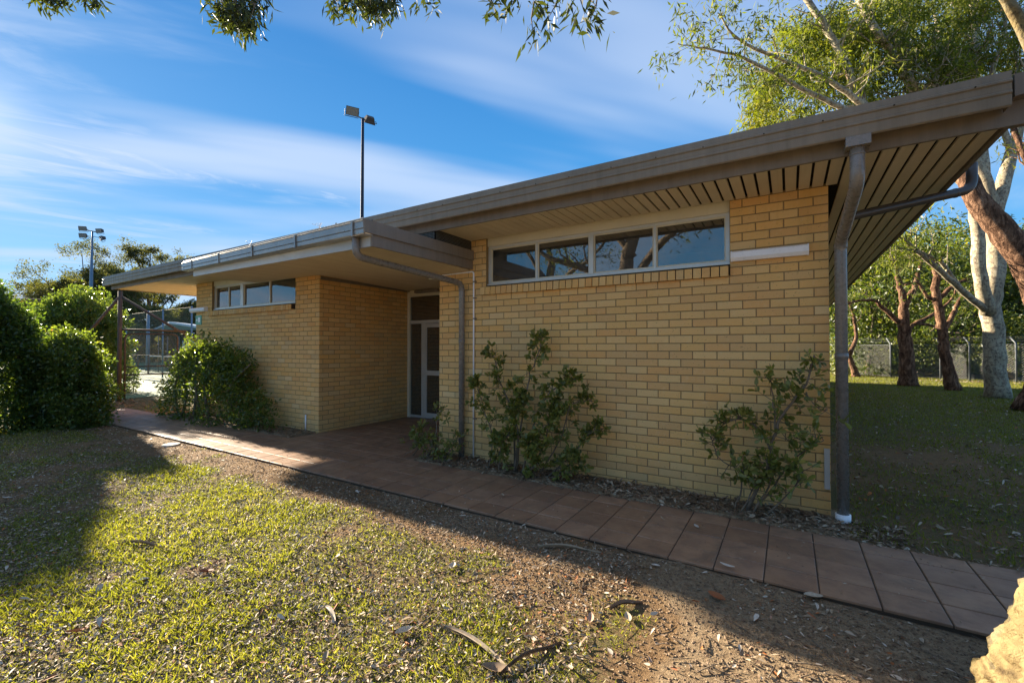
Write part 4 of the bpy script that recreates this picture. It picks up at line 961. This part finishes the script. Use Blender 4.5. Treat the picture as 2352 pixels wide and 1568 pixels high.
dv = (b-a); q = MB()
for i in range(26): q.tube([a+dv*i/25+Vector((0, 0, .05)), a+dv*i/25+Vector((0, 0, 1.0))], .008, 3, False)
for i in range(9): q.tube([a+Vector((0, 0, .08+i*.11)), b+Vector((0, 0, .08+i*.11))], .008, 3, False)
q.build('netting', M['net'], nt_); MB().tube([a+Vector((0, 0, 1.04)), a.lerp(b, .5)+Vector((0, 0, .96)), b+Vector((0, 0, 1.04))], .04, 6).build('top_band', M['white'], nt_, True)
# gate and frame
gpz = 13.1
P1, P2 = at(275, 920, gpz), at(428, 912, gpz+.8); P1.z = P2.z = -.04
ux = (P2-P1); W_ = Vector((ux.x, ux.y, 0)).length; ux = Vector((ux.x, ux.y, 0)).normalized(); Zv = Vector((0, 0, 1))
gt = empty('court_gate', P1, 'brown tubular gate with chain wire and diagonal stays into the tennis court', 'gate')
MB().tube([P1, P1+Zv*3.25], .055, 12).build('post', M['rust'], gt, True); MB().tube([P2, P2+Zv*2.1], .04, 10).build('post', M['rust'], gt, True)
MB().tube([P1+Zv*3.1, P1+ux*2.6+Zv*1.25], .038, 10).build('stay', M['rust'], gt, True); MB().tube([P1+Zv*3.1, P1-ux*.95+Vector((0, 0, 1.6))], .038, 10).build('stay', M['rust'], gt, True)
MB().tube([P1+Zv*2.12, P1+ux*W_+Zv*2.1], .032, 8).build('rail', M['rust'], gt, True)
fr = MB().tube(elbow([P1+ux*.12+Zv*.06, P1+ux*.12+Zv*2.0, P1+ux*(W_-.22)+Zv*2.0, P1+ux*(W_-.22)+Zv*.06], .16), .026, 8); gf = fr.build('gate_frame', M['rust'], gt, True)
for z in (.78, 1.02): MB().tube([P1+ux*.13+Zv*z, P1+ux*(W_-.23)+Zv*(z+.02)], .02, 8).build('rail', M['rust'], gf, True)
def chain(mb, a, u_, w_, h, z0, pitch, r):
    for k in range(-int(h/pitch), int(w_/pitch)):
        for s in (0, 1):
            t0, t1 = k*pitch, k*pitch+h; c0_, c1_ = max(0, t0), min(w_, t1)
            if c1_ <= c0_: continue
            za, zb_ = c0_-t0, c1_-t0
            if s: za, zb_ = h-za, h-zb_
            mb.tube([a+u_*c0_+Zv*(z0+za), a+u_*c1_+Zv*(z0+zb_)], r, 3, False)
q = MB(); chain(q, P1+ux*.13, ux, W_-.37, 1.9, .07, .07, .0022); q.build('chain_wire', M['wire'], gf, kind='stuff')
tall = empty('court_fence', at(300, 900, 16), 'tall dark chain-wire fence standing around the tennis court', 'fence')
fA = [at(-60, 0, 15.5), at(140, 0, 16.5), at(258, 0, 17.2), at(290, 0, 24), at(374, 0, 21), at(440, 0, 19.5)]
for p in fA: p.z = -.04
for i, p in enumerate(fA): MB().tube([p, p+Zv*(3.4 if i != 3 else 3.7)], .035, 8).build('post', M['bluepole'] if i > 2 else M['rust'], tall, True)
rr_ = MB(); q = MB()
for i in (0, 1, 3, 4):
    a, b = fA[i], fA[i+1]; v_ = b-a
    for z in (.1, 1.2, 3.35): MB().tube([a+Zv*z, b+Zv*z], .011, 6, False).build('rail', M['rust'], tall, True)
    chain(q, a, v_.normalized(), v_.length, 3.3, .05, .16, .0025)
q.build('chain_wire', M['wire'], tall, kind='stuff')
# tall blue poles beyond
for i, (u, v0, d) in enumerate(((340, 700, 30), (422-84+22, 720, 38))):
    pass
for (u, vt, d, lb) in ((370, 712, 30, 'tall blue-grey court pole seen through the gate'), (272, 730, 33, 'slim blue-grey court pole behind the gate post')):
    p = at(u if u != 370 else 340+0, 840, d); p.z = -.04; h_ = (797.8-vt)/1024*d+H
    o = MB().tube([p, p+Zv*h_], [.13 if u == 370 else .09, .08], 10).build('court_pole', M['bluepole'], None, True); tag(o, lb, 'pole')
# shed / shade structure
sh = empty('shade_shelter', at(430, 850, 34), 'blue-grey shelter with a low pitched roof beyond the court', 'shelter')
c_ = at(470, 850, 34); c_.z = 0
def shp(u, v, d): return at(u, v, d)
r_ = MB(); a0, a1, a2, a3 = shp(388, 738, 33), shp(480, 752, 30), shp(520, 770, 36), shp(352, 770, 42); r_.add([a0, a1, a2+Zv*.6, a3+Zv*.6, a0-Zv*.15, a1-Zv*.15, a2+Zv*.45, a3+Zv*.45], [(0, 1, 2, 3), (7, 6, 5, 4), (0, 4, 5, 1), (1, 5, 6, 2), (2, 6, 7, 3), (3, 7, 4, 0)]); r_.build('roof', M['shedroof'], sh)
r2 = MB(); b0, b1, b2 = shp(388, 739, 33.2), shp(480, 754, 30.2), shp(440, 776, 33); r2.add([a0-Zv*.2, a1-Zv*.2, a1-Zv*1.5+Vector((-1.6, -.5, 0)), a0-Zv*1.35+Vector((-1.8, -.6, 0))], [(0, 1, 2, 3)])
r2v = MB(); r2v.box(c_.x-3.2, c_.x+3.5, c_.y-.2, c_.y+4, 0, 2.1); r2v.build('wall', M['shed'], sh)
for k in range(4):
    p = at(385+k*26, 850, 32.5-k*.6); p.z = -.03; MB().tube([p, p+Zv*2.35], .05, 8).build('post', M['galv'], sh, True)
ys_ = empty('warning_sign', at(364, 782, 28), 'small yellow diamond warning sign far beyond the gate', 'sign'); p = at(364, 778, 28)
M['yellow'] = painted('yellow_sign', (.6, .38, .03), .5, .05)
MB().tube([Vector((p.x, p.y, -.03)), Vector((p.x, p.y, p.z+.2))], .02, 6).build('post', M['galv'], ys_, True)
MB().add([p+Vector((-.04, -.05, 0))+ux*-.17, p+Vector((-.04, -.05, -.2)), p+Vector((-.04, -.05, 0))+ux*.17, p+Vector((-.04, -.05, .2)), p+Vector((-.02, -.02, 0))+ux*-.17, p+Vector((-.02, -.02, -.2)), p+Vector((-.02, -.02, 0))+ux*.17, p+Vector((-.02, -.02, .2))], [(0, 1, 2, 3), (7, 6, 5, 4), (0, 4, 5, 1), (1, 5, 6, 2), (2, 6, 7, 3), (3, 7, 4, 0)]).build('plate', M['yellow'], ys_)
# ---- distant gums on the left
farl = ['tall spreading gum with airy crown far behind the light pole', 'feathery gum with a high tufted top, right of the far light pole', 'round-topped gum behind the far shelter', 'low gum between the far light pole and the eave', 'far gum behind the left hedges', 'mid-height gum behind the gate', 'pale-trunked gum behind the court net', 'small far gum at the brick corner']
for i, (u, vb, d, vt, r, cz) in enumerate(((200, 835, 58, 572, 6.6, .52), (340, 835, 62, 565, 5.0, .68), (405, 838, 50, 715, 4.2, .62), (270, 838, 52, 640, 4.6, .62), (110, 838, 60, 655, 4.6, .6), (300, 838, 46, 700, 3.8, .6), (232, 838, 50, 620, 4.0, .68), (455, 838, 62, 700, 4.0, .6))):
    b = at(u, vb, d); b.z = -.05; h_ = (797.8-vt)/1024*d+H; t = empty('far_gum', b, farl[i], 'tree', 'gum trees beyond the tennis court')
    mb = MB(); top = b+Vector((0, 0, h_*cz)); q = limb(mb, [b, b+Vector((.3, 0, h_*.35)), top], .38, .2, 8, 4, .05, .2); mb.build('trunk', M['gumbark'], t, True); br = MB(); cl = []
    for k in range(27):
        a = random.uniform(0, 6.28); rr = r*random.uniform(.35, 1.1); up_ = random.uniform(-.08, 1.0)**1.0 if random.random() > .2 else random.uniform(-.4, .1)
        lim = math.sqrt(max(.05, 1-max(up_, 0)**2)); e_ = top+Vector((math.cos(a)*rr*lim, math.sin(a)*rr*lim, up_*h_*(1-cz))); s0 = q[-1-random.randrange(7)]
        m_ = s0.lerp(e_, .5)+Vector((0, 0, random.uniform(-.6, .2))); br.tube([s0, m_, e_], [.14, .09, .03], 5, False)
        for s in range(3):
            p = e_+Vector((random.gauss(0, r*.12), random.gauss(0, r*.12), random.gauss(0, r*.05)))
            for s2 in range(4): cl.append((p.x+random.gauss(0, r*.06), p.y+random.gauss(0, r*.06), p.z+random.gauss(0, r*.055)))
    br.build('branches', M['twig'], t, True); clump_obj(t, cl, 52, (r*.055, r*.055, r*.045), .27, .4, M['farleaf'], .2)
def mass(name, label, cs_, per, sp, ll, m, cat):
    c = np.array(cs_); idx = np.repeat(np.arange(len(c)), per); P = c[idx]+rng.normal(size=(len(idx), 3))*np.array(sp); P[:, 2] = np.maximum(P[:, 2], 0); D = rand_dirs(len(idx)); L = ll*rng.uniform(.6, 1.3, len(idx))
    o = leaves_obj(name, P, D, L, L*.42, M[m], None, tone=np.repeat(rng.random(len(c)), per)*.6+rng.random(len(idx))*.4); tag(o, label, cat, kind='stuff')
cs_ = []
for i in range(420):
    u = random.uniform(20, 480); dd_ = random.uniform(48, 66); b = at(u, 830, dd_); cs_.append((b.x, b.y, random.uniform(.2, 3.6)*(.6+.5*float(fbm(np.array([u/60.]), np.array([1.]), .5, 3)[0]))))
mass('far_scrub', 'low grey-green scrub forming the dark strip beyond the tennis court', cs_, 60, (.8, .8, .35), .34, 'farleaf', 'scrub')
cs_ = []
for i in range(520):
    u = random.uniform(1900, 2420); dd_ = random.uniform(25, 34); b = at(u, 860, dd_); cs_.append((b.x, b.y, random.uniform(.05, 2.9)*(.4+.8*float(fbm(np.array([u/40.]), np.array([1.]), .5, 5)[0]))))
mass('woodland_undergrowth', 'dark undergrowth between the woodland trunks behind the back fence', cs_, 65, (.4, .4, .25), .22, 'bgleaf', 'undergrowth')

# ---- floodlight poles
def flood(mb_parent, c, yawz, tilt, s=.5):
    "a floodlight: housing tapering to the back, glass front, yoke"
    Mx = Matrix.Translation(c) @ Matrix.Rotation(yawz, 4, 'Z') @ Matrix.Rotation(tilt, 4, 'X')
    V = [Vector(p)*s for p in [(-.5, -.25, -.35), (.5, -.25, -.35), (.5, -.25, .35), (-.5, -.25, .35), (-.32, .28, -.18), (.32, .28, -.18), (.32, .28, .2), (-.32, .28, .2)]]
    h = MB().add([Mx @ v for v in V], [(0, 1, 2, 3), (7, 6, 5, 4), (0, 4, 5, 1), (1, 5, 6, 2), (2, 6, 7, 3), (3, 7, 4, 0)]).build('floodlight', M['lampgrey'], mb_parent)
    V = [Vector(p)*s for p in [(-.46, -.262, -.31), (.46, -.262, -.31), (.46, -.262, .31), (-.46, -.262, .31)]]
    MB().add([Mx @ v for v in V]+[Mx @ (v+Vector((0, .01*s, 0))) for v in V], [(0, 1, 2, 3), (7, 6, 5, 4), (0, 4, 5, 1), (1, 5, 6, 2), (2, 6, 7, 3), (3, 7, 4, 0)]).build('lens', M['lampglass'], h)
    MB().tube([Mx @ (Vector((-.54, 0, 0))*s), Mx @ (Vector((-.54, .0, -.5))*s), Mx @ (Vector((.54, .0, -.5))*s), Mx @ (Vector((.54, 0, 0))*s)], .03*s, 5).build('yoke', M['lampgrey'], h)
d = 25; pb = at(829, 860, d); pb.z = -.05; tp = at(829+2, 268, d)
lp = empty('light_pole', pb, 'tall dark floodlight pole with two lamps rising behind the roof', 'light pole')
MB().tube([pb, Vector((tp.x, tp.y, tp.z))], [.13, .075], 12).build('pole', M['darkpole'], lp, True)
a_, b_ = at(800, 254, d-.4), at(856, 283, d+.4); MB().tube([a_, b_], .035, 8).build('crossarm', M['rust'], lp, True)
flood(lp, at(806, 252, d-.35)+Zv*.05, YAW+.5, .75, .68); flood(lp, at(847, 276, d+.3)+Zv*.1, YAW-2.5, .75, .62)
d = 45; pb = at(206, 845, d); pb.z = -.05; tp = at(209, 532, d)
lp = empty('light_pole', pb, 'distant blue-grey floodlight pole with four lamps in front of the gums', 'light pole')
MB().tube([pb, pb.lerp(tp, .55), tp], [.24, .16, .07], 12).build('pole', M['bluepole'], lp, True)
MB().tube([at(192, 527, d), at(227, 534, d)], .05, 8).build('crossarm', M['rust'], lp, True); MB().tube([at(190, 540, d), at(233, 546, d)], .03, 8).build('crossarm', M['rust'], lp, True)
for (u, v, yw) in ((188, 524, .3), (227, 529.5, -.1), (189, 540, .2), (233, 546.5, -.5)): flood(lp, at(u, v, d), YAW+yw, .25, .66)
# ------------------------------------------------------------------ near tree: trunk bottom right, boughs overhead
nb_ = Vector((1.30, 2.30, -.1))
nt2 = empty('near_gum', nb_, 'cream mottled gum trunk in the bottom right corner, its boughs hanging along the top', 'tree')
def near_trunk():
    nz, na = 230, 330; V = []
    for i in range(nz):
        z = -.12+ (i/(nz-1))**1.25*4.0; cx = nb_.x+.07*z; cyy = nb_.y+.07*z
        r = .49+.26*math.exp(-max(z, 0)/.5)
        for k in range(na):
            a = 2*math.pi*k/na; rr = r*(1+.08*math.sin(3*a+1)+.05*math.sin(5*a+z))
            V.append((cx+rr*math.cos(a), cyy+rr*math.sin(a), z, a))
    V = np.array(V); a = V[:, 3]; z = V[:, 2]; cxx = np.cos(a)*.5; sxx = np.sin(a)*.5
    n1 = fbm(a*1.1+7, z*1.6, .32, 101, 5)-.5; n2 = fbm(a*2+3, z*3.1, .12, 131, 5)-.5; pit = np.clip(fbm(a*2.2, z*2.4, .14, 151, 3)-.62, 0, 1)
    dsp = .10*n1+.075*n2-.5*pit
    V[:, 0] += np.cos(a)*dsp; V[:, 1] += np.sin(a)*dsp
    i, k = np.meshgrid(np.arange(nz-1), np.arange(na), indexing='ij'); A0 = (i*na+k).ravel(); B0 = (i*na+(k+1) % na).ravel()
    return np_mesh('trunk', V[:, :3], np.stack([A0, B0, B0+na, A0+na], 1), None, True)
link('trunk', near_trunk(), M['nearbark'], nt2)
def twigbunch(cs_, hang, per, ll=.085, sp=.09, tone=0):
    cl = []; tw = MB()
    for (u, v, d) in cs_:
        p = at(u, v-14, d); top = p+Vector((random.uniform(-.1, .1), random.uniform(-.1, .1), hang)); tw.tube([top, p.lerp(top, .5)+Vector((random.uniform(-.04, .04), 0, 0)), p], [.008, .005, .002], 5, False); cl.append(tuple(p))
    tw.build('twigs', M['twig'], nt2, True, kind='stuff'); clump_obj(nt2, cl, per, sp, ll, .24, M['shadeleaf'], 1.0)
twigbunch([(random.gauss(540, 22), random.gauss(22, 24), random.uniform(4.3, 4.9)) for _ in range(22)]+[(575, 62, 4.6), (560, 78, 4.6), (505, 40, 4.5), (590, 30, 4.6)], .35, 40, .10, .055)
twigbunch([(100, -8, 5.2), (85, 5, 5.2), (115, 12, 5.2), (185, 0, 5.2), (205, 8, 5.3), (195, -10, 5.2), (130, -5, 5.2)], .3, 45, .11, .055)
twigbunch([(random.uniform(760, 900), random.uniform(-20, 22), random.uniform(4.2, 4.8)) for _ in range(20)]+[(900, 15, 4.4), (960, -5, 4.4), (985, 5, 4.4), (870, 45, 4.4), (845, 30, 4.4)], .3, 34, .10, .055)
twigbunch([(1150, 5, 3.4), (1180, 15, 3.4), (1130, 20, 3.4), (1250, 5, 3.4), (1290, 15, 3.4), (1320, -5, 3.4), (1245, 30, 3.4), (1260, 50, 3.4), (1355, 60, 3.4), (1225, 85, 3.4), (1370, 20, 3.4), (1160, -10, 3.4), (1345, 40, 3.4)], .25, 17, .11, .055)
bo = MB()
limb(bo, [(1.56, 2.6, 3.8), (1.2, 2.9, 5.0), (-.3, 3.6, 6.2), (-2.0, 4.2, 7.2), (-4.6, 4.4, 8.3), (-7, 4.3, 9.2)], .2, .03, 10, 6)
bo.build('limb', M['nearbark'], nt2, True)
# trees behind the camera, mirrored in the windows
for i, (x, y, lb) in enumerate(((-5.2, -6.5, 'gum behind the viewer mirrored in the left panes of the right window'), (2.5, -8.5, 'wide gum behind the viewer mirrored in the window'), (-11.5, -12, 'distant gum behind the viewer to the left'))):
    b = Vector((x, y, -.04))
    tree('mirrored_gum', lb, b, ([b, b+Vector((.2, 0, 2)), b+Vector((-.1, .1, 4.2)), b+Vector((.3, 0, 6.2))], .38, .22),
        [([b+Vector((0, 0, 3)), b+Vector((-1.5, .5, 4.6)), b+Vector((-3, .8, 5.2)), b+Vector((-4.2, 1, 6.2))], .2, .05), ([b+Vector((0, 0, 3.8)), b+Vector((1.3, .3, 5.4)), b+Vector((2.8, .6, 6.2)), b+Vector((4, .4, 7.5))], .18, .05), ([b+Vector((.3, 0, 6.2)), b+Vector((0, .5, 8)), b+Vector((-.6, .8, 9.8))], .18, .05), ([b+Vector((.2, 0, 5)), b+Vector((-1, .5, 7)), b+Vector((-1.6, .4, 9))], .15, .05)],
        'twig', 'gumleaf', dict(sec=1.8, ter=3, len=1.7, leaves=14, ll=.24, asp=.2, spread=.22, droop=.9), group='gum trees behind the viewer')
# ------------------------------------------------------------------ grass, litter, twigs
def inview(x, y, marg=60):
    r = x*cy_+y*sy_; d = -x*sy_+y*cy_; u = 1176+1024*r/np.maximum(d, .1); v = 797.8+1024*H/np.maximum(d, .1)
    return (d > .8) & (u > -marg) & (u < 2352+marg) & (v < 1568+120)
def scatter(n, x0, x1, y0, y1, pw_=1.6):
    x = rng.uniform(x0, x1, n); y = rng.uniform(y0, y1, n); d = -x*sy_+y*cy_
    keep = inview(x, y) & (rng.random(n) < np.clip((2.6/np.maximum(d, .5))**pw_, 0, 1)); return x[keep], y[keep]
# blades in tufts
x, y = scatter(620000, -13, 3.2, -.5, 3.42, 1.35); gval = ggrass(x, y)+.25*(fbm(x, y, .12, 77, 2)-.5)
k = rng.random(len(x)) < sstep(.34, .80, gval)*.85; x, y, gval = x[k], y[k], gval[k]
n = len(x); D = np.stack([rng.normal(size=n)*1.1, rng.normal(size=n)*1.1, np.ones(n)], 1); D /= np.linalg.norm(D, axis=1, keepdims=True)
dist = np.hypot(x, y); L = rng.uniform(.014, .04, n)*(1+.5*(gval > .75)); Wd = .0032+.0012*dist*.6
tone = np.clip(.5*fbm(x, y, .5, 88, 3)+.5*rng.random(n), 0, 1)+.22*(rng.random(n) < .2)
P = np.stack([x, y, gheight(x, y)-.004], 1)
go = leaves_obj('grass', P, D, L, Wd, M['grass'], None, tone=tone); tag(go, 'short patchy lawn grass lit by low sun in the foreground', 'grass', kind='stuff')
x, y = scatter(620000, XR+.1, 17, 4.6, 31, .85); k = rng.random(len(x)) < sstep(.2, .65, ggrass(x, y)); x, y = x[k], y[k]; n = len(x)
D = np.stack([rng.normal(size=n)*.6, rng.normal(size=n)*.6, np.ones(n)], 1); D /= np.linalg.norm(D, axis=1, keepdims=True)
go = leaves_obj('grass', np.stack([x, y, gheight(x, y)-.004], 1), D, rng.uniform(.03, .06, n), .004+.0008*np.hypot(x, y), M['grass'], None, tone=rng.random(n)*.6); tag(go, 'shaded lawn grass to the right of the building', 'grass', kind='stuff')
def litter_pts(x, y, z, ll, name, label, asp=.34, flat=.35, tone=None, parent=None):
    n = len(x); a = rng.uniform(0, 2*np.pi, n); D = np.stack([np.cos(a), np.sin(a), rng.normal(size=n)*flat], 1); D /= np.linalg.norm(D, axis=1, keepdims=True)
    Nn = np.stack([rng.normal(size=n)*flat*1.3, rng.normal(size=n)*flat*1.3, np.ones(n)], 1); L = ll*rng.uniform(.45, 1.3, n)
    o = leaves_obj(name, np.stack([x, y, z+.004], 1), D, L, L*asp*rng.uniform(.5, 1.4, n), M['litter'], parent, six=True, tone=rng.random(n) if tone is None else tone, N=Nn); tag(o, label, 'leaf litter', kind='stuff'); return o
x, y = scatter(260000, -12, 3.2, -.4, 3.42, 1.2); k = rng.random(len(x)) < .25+.7*fbm(x, y, .5, 55, 3)-.55*(x > -.9); x, y = x[k], y[k]
litter_pts(x, y, gheight(x, y)+.004, .030, 'leaf_litter', 'dry brown leaf litter strewn over the lawn and dirt')
x, y = scatter(3000, -12, 3.2, -.4, 3.42, 1.2); litter_pts(x, y, gheight(x, y)+.006, .058, 'leaf_litter', 'larger curled dead leaves lying on the lawn', tone=.3+.7*rng.random(len(x)))
x, y = rng.uniform(-4.4, XR+.5, 4200), rng.uniform(4.54, 5.03, 4200); z = gheight(x, y); z[y > 5] += 0; litter_pts(x, y, z, .06, 'leaf_litter', 'brown leaf litter in the narrow bed along the right wall', tone=rng.random(4200)*.75)
x, y = rng.uniform(-12, -7.4, 1500), rng.uniform(4.54, 5.03, 1500); litter_pts(x, y, gheight(x, y), .06, 'leaf_litter', 'leaf litter under the shrubs of the left wing', tone=rng.random(1500)*.7)
x, y = scatter(34000, XR+.1, 12, 4.6, 20, 1.0); litter_pts(x, y, gheight(x, y)+.008, .06, 'leaf_litter', 'pale fallen leaves on the shaded lawn at the right')
x = rng.normal(size=1100)*1.1+at(2225, 880, 20.5).x; y = rng.normal(size=1100)*.5+at(2225, 880, 20.5).y; litter_pts(x, y, gheight(x, y), .10, 'leaf_litter', 'orange-brown leaf drift in front of the back fence', tone=.45+.5*rng.random(1100))
x = rng.normal(size=1200)*.9-16.2; y = rng.normal(size=1200)*.35+4.75; litter_pts(x, y, gheight(x, y), .07, 'leaf_litter', 'brown leaf drift at the foot of the court gate', tone=.1+.4*rng.random(1200))
# crumbs on the path
x, y = rng.uniform(-8, 2.5, 520), rng.uniform(3.46, 4.5, 520); litter_pts(x, y, np.full(520, .002), .024, 'leaf_litter', 'tiny leaf crumbs scattered on the tiled path', tone=rng.random(520)*.8)
x, y = rng.uniform(-7, 1.5, 600), 4.5+.06*rng.random(600); k = (x > -4.4); litter_pts(x[k], y[k], np.full(k.sum(), .003), .045, 'leaf_litter', 'leaf crumbs along the back edge of the path', tone=rng.random(k.sum())*.8)
# twigs
tw = MB()
for i in range(900):
    x = random.uniform(-7, 2.6); y = random.uniform(.5, 3.4); d = -x*sy_+y*cy_
    if d < 1.2: continue
    if random.random() > (.35 if x < -1.2 else .9)*min(1, 2.6/d): continue
    a = random.uniform(0, 3.14); ln = random.uniform(.04, .2); z = float(gheight(x, y))+.008; p = Vector((x, y, z)); q = p+Vector((math.cos(a), math.sin(a), 0))*ln; m_ = p.lerp(q, .5)+Vector((random.uniform(-.01, .01), random.uniform(-.01, .01), random.uniform(0, .008)))
    r = random.uniform(.0012, .0032); tw.tube([p, m_, q+Vector((0, 0, random.uniform(-.004, .006)))], [r, r, r*.5], 4)
o = tw.build('twig_litter', M['twig'], None, True); tag(o, 'fine dead twigs scattered over the bare dirt', 'twigs', kind='stuff')
# clods on the bare patch
def clods(n, x0, x1, y0, y1, s0, s1):
    V = []; F = []; T_ = []
    base_ = np.array([(1, 0, 0), (-1, 0, 0), (0, 1, 0), (0, -1, 0), (0, 0, 1), (0, 0, -1)], float); fc = np.array([(0, 2, 4), (2, 1, 4), (1, 3, 4), (3, 0, 4), (2, 0, 5), (1, 2, 5), (3, 1, 5), (0, 3, 5)])
    x = rng.uniform(x0, x1, n); y = rng.uniform(y0, y1, n); k = inview(x, y) & (ggrass(x, y) < .45); x, y = x[k], y[k]; n = len(x); s = rng.uniform(s0, s1, n)**1
    V = base_[None]*s[:, None, None]*rng.uniform(.5, 1.3, (n, 6, 1))*np.array([1, 1, .6]); V = V+np.stack([x, y, gheight(x, y)+s*.2], 1)[:, None]
    F = (np.arange(n)*6)[:, None, None]+fc[None]; return np_mesh('clods', V.reshape(-1, 3), F.reshape(-1, 3), np.repeat(rng.random(n), 6)*.55)
o = link('dirt_clods', clods(40000, -5, 3, .8, 3.42, .003, .010), M['litter']); tag(o, 'small clods and bark crumbs on the bare dirt', 'dirt clods', kind='stuff')
# ---- notable fallen things
def gz(x, y): return float(gheight(x, y))
def gp_(u, v):
    d = 1024*(H+.03)/(v-797.8); p = at(u, v, d); p.z = max(gz(p.x, p.y), 0 if 3.44 < p.y < 4.53 else -1); return p
def strip(label, u0, v0, u1, v1, w_, tone, cat='bark strip'):
    a, b = gp_(u0, v0), gp_(u1, v1); d = (b-a); s = Vector((-d.y, d.x, 0)).normalized(); n = 9; mb = MB(); V = []; 
    for i in range(n):
        t = i/(n-1); ww = w_*(math.sin(math.pi*min(1, max(.04, t*.92+.05)))**.6); c = a.lerp(b, t)+s*(.06*d.length*math.sin(3*t)); c.z = gz(c.x, c.y)+.018+.012*math.sin(5*t)
        V += [c-s*ww+Vector((0, 0, .006)), c-s*ww*.3-Vector((0, 0, .004)), c+s*ww*.4-Vector((0, 0, .002)), c+s*ww+Vector((0, 0, .01))]
    F = [(4*i+k, 4*i+k+1, 4*i+k+5, 4*i+k+4) for i in range(n-1) for k in range(3)]
    V2 = [v-Vector((0, 0, .006)) for v in V]; off = len(V); F2 = [tuple(off+q for q in f[::-1]) for f in F]
    mb.add(V+V2, F+F2, tone); o = mb.build('bark_strip', M['litter']); tag(o, label, cat, 'bark strips fallen on the ground')
strip('long curved grey bark strip lying across the lawn near the bottom centre', 1015, 1435, 1180, 1545, .012, .68)
strip('grey bark strip on the shaded dirt in front of the path', 1235, 1255, 1380, 1268, .011, .6)
strip('short pale stick in the grass left of the long bark strip', 748, 1390, 772, 1425, .012, .8)
strip('thin dark root-like stick at the bottom right dirt', 1150, 1545, 1290, 1470, .005, .2)
strip('brown bark slab on the dirt below the grass edge', 1400, 1395, 1475, 1380, .016, .22)
strip('thin stick in the shaded grass at the left', 290, 1245, 380, 1258, .008, .45)
def bigleaf(label, u, v, L_, W_l, tone, yaw_, curl=.25):
    c = gp_(u, v); n = 7; V = []; mb = MB(); dx = Vector((math.cos(yaw_), math.sin(yaw_), 0)); s = Vector((-dx.y, dx.x, 0))
    for i in range(n):
        t = i/(n-1); ww = W_l*.5*math.sin(math.pi*(.06+.9*t))**.8; p = c+dx*(t-.5)*L_+Vector((0, 0, .012+curl*L_*(t-.5)**2*2))
        V += [p-s*ww+Vector((0, 0, ww*.7)), p, p+s*ww+Vector((0, 0, ww*.55))]
    F = [(3*i+k, 3*i+k+1, 3*i+k+4, 3*i+k+3) for i in range(n-1) for k in range(2)]
    mb.add(V, F, tone); o = mb.build('fallen_leaf', M['litter'], None, True); tag(o, label, 'leaf', 'large fallen leaves')
for a in (('large reddish-brown curled leaf on dirt just in front of the path', 1642, 1372, .12, .06, .93, 2.6), ('pale yellow-brown leaf with lobes on the shaded dirt', 1864, 1370, .11, .07, .76, .4), ('white curled leaf beside the path edge', 1667, 1310, .10, .03, .86, 2.9), ('small whitish leaf on the dirt left of the curled one', 1504, 1299, .06, .035, .86, .2),
          ('white leaf lying on the path tiles', 1597, 1218, .07, .03, .86, 2.2), ('thin greenish-grey leaf on the path', 1520, 1200, .09, .02, .6, 2.2), ('grey leaf on the middle of the path', 1155, 1145, .10, .025, .65, 2.4),
          ('reddish leaf in the sunlit grass at left centre', 478, 1312, .10, .05, .93, .6), ('orange leaf upright in the grass near the bottom left', 185, 1450, .10, .035, 1.0, .9), ('white papery leaf standing in the grass left of centre', 335, 1333, .06, .045, .86, 1.2), ('pale pinkish leaf on the lit lawn', 1040, 1300, .09, .05, .82, 2.0),
          ('orange curled leaf in the grass at the bottom', 930, 1448, .10, .06, .78, 1.2), ('orange-brown leaf on the grass, left of the bare sand', 1355, 1418, .10, .04, .9, 1.9), ('curled tan leaf at the edge of the bare sand', 1440, 1415, .09, .04, .74, 2.1), ('big brown crumpled leaf at the bottom edge', 1140, 1535, .14, .07, .35, .3),
          ('white leaf in the shaded grass at far left', 25, 1142, .12, .03, .86, .7)):
    bigleaf(*a)
# concrete cover by the path
cv = gp_(395, 1020); o = MB().tube([cv+Vector((0, 0, -.02)), cv+Vector((0, 0, .02))], .12, 20).build('drain_cover', M['silver_fascia']); tag(o, 'round pale concrete drain cover in the dirt beside the path', 'drain cover')
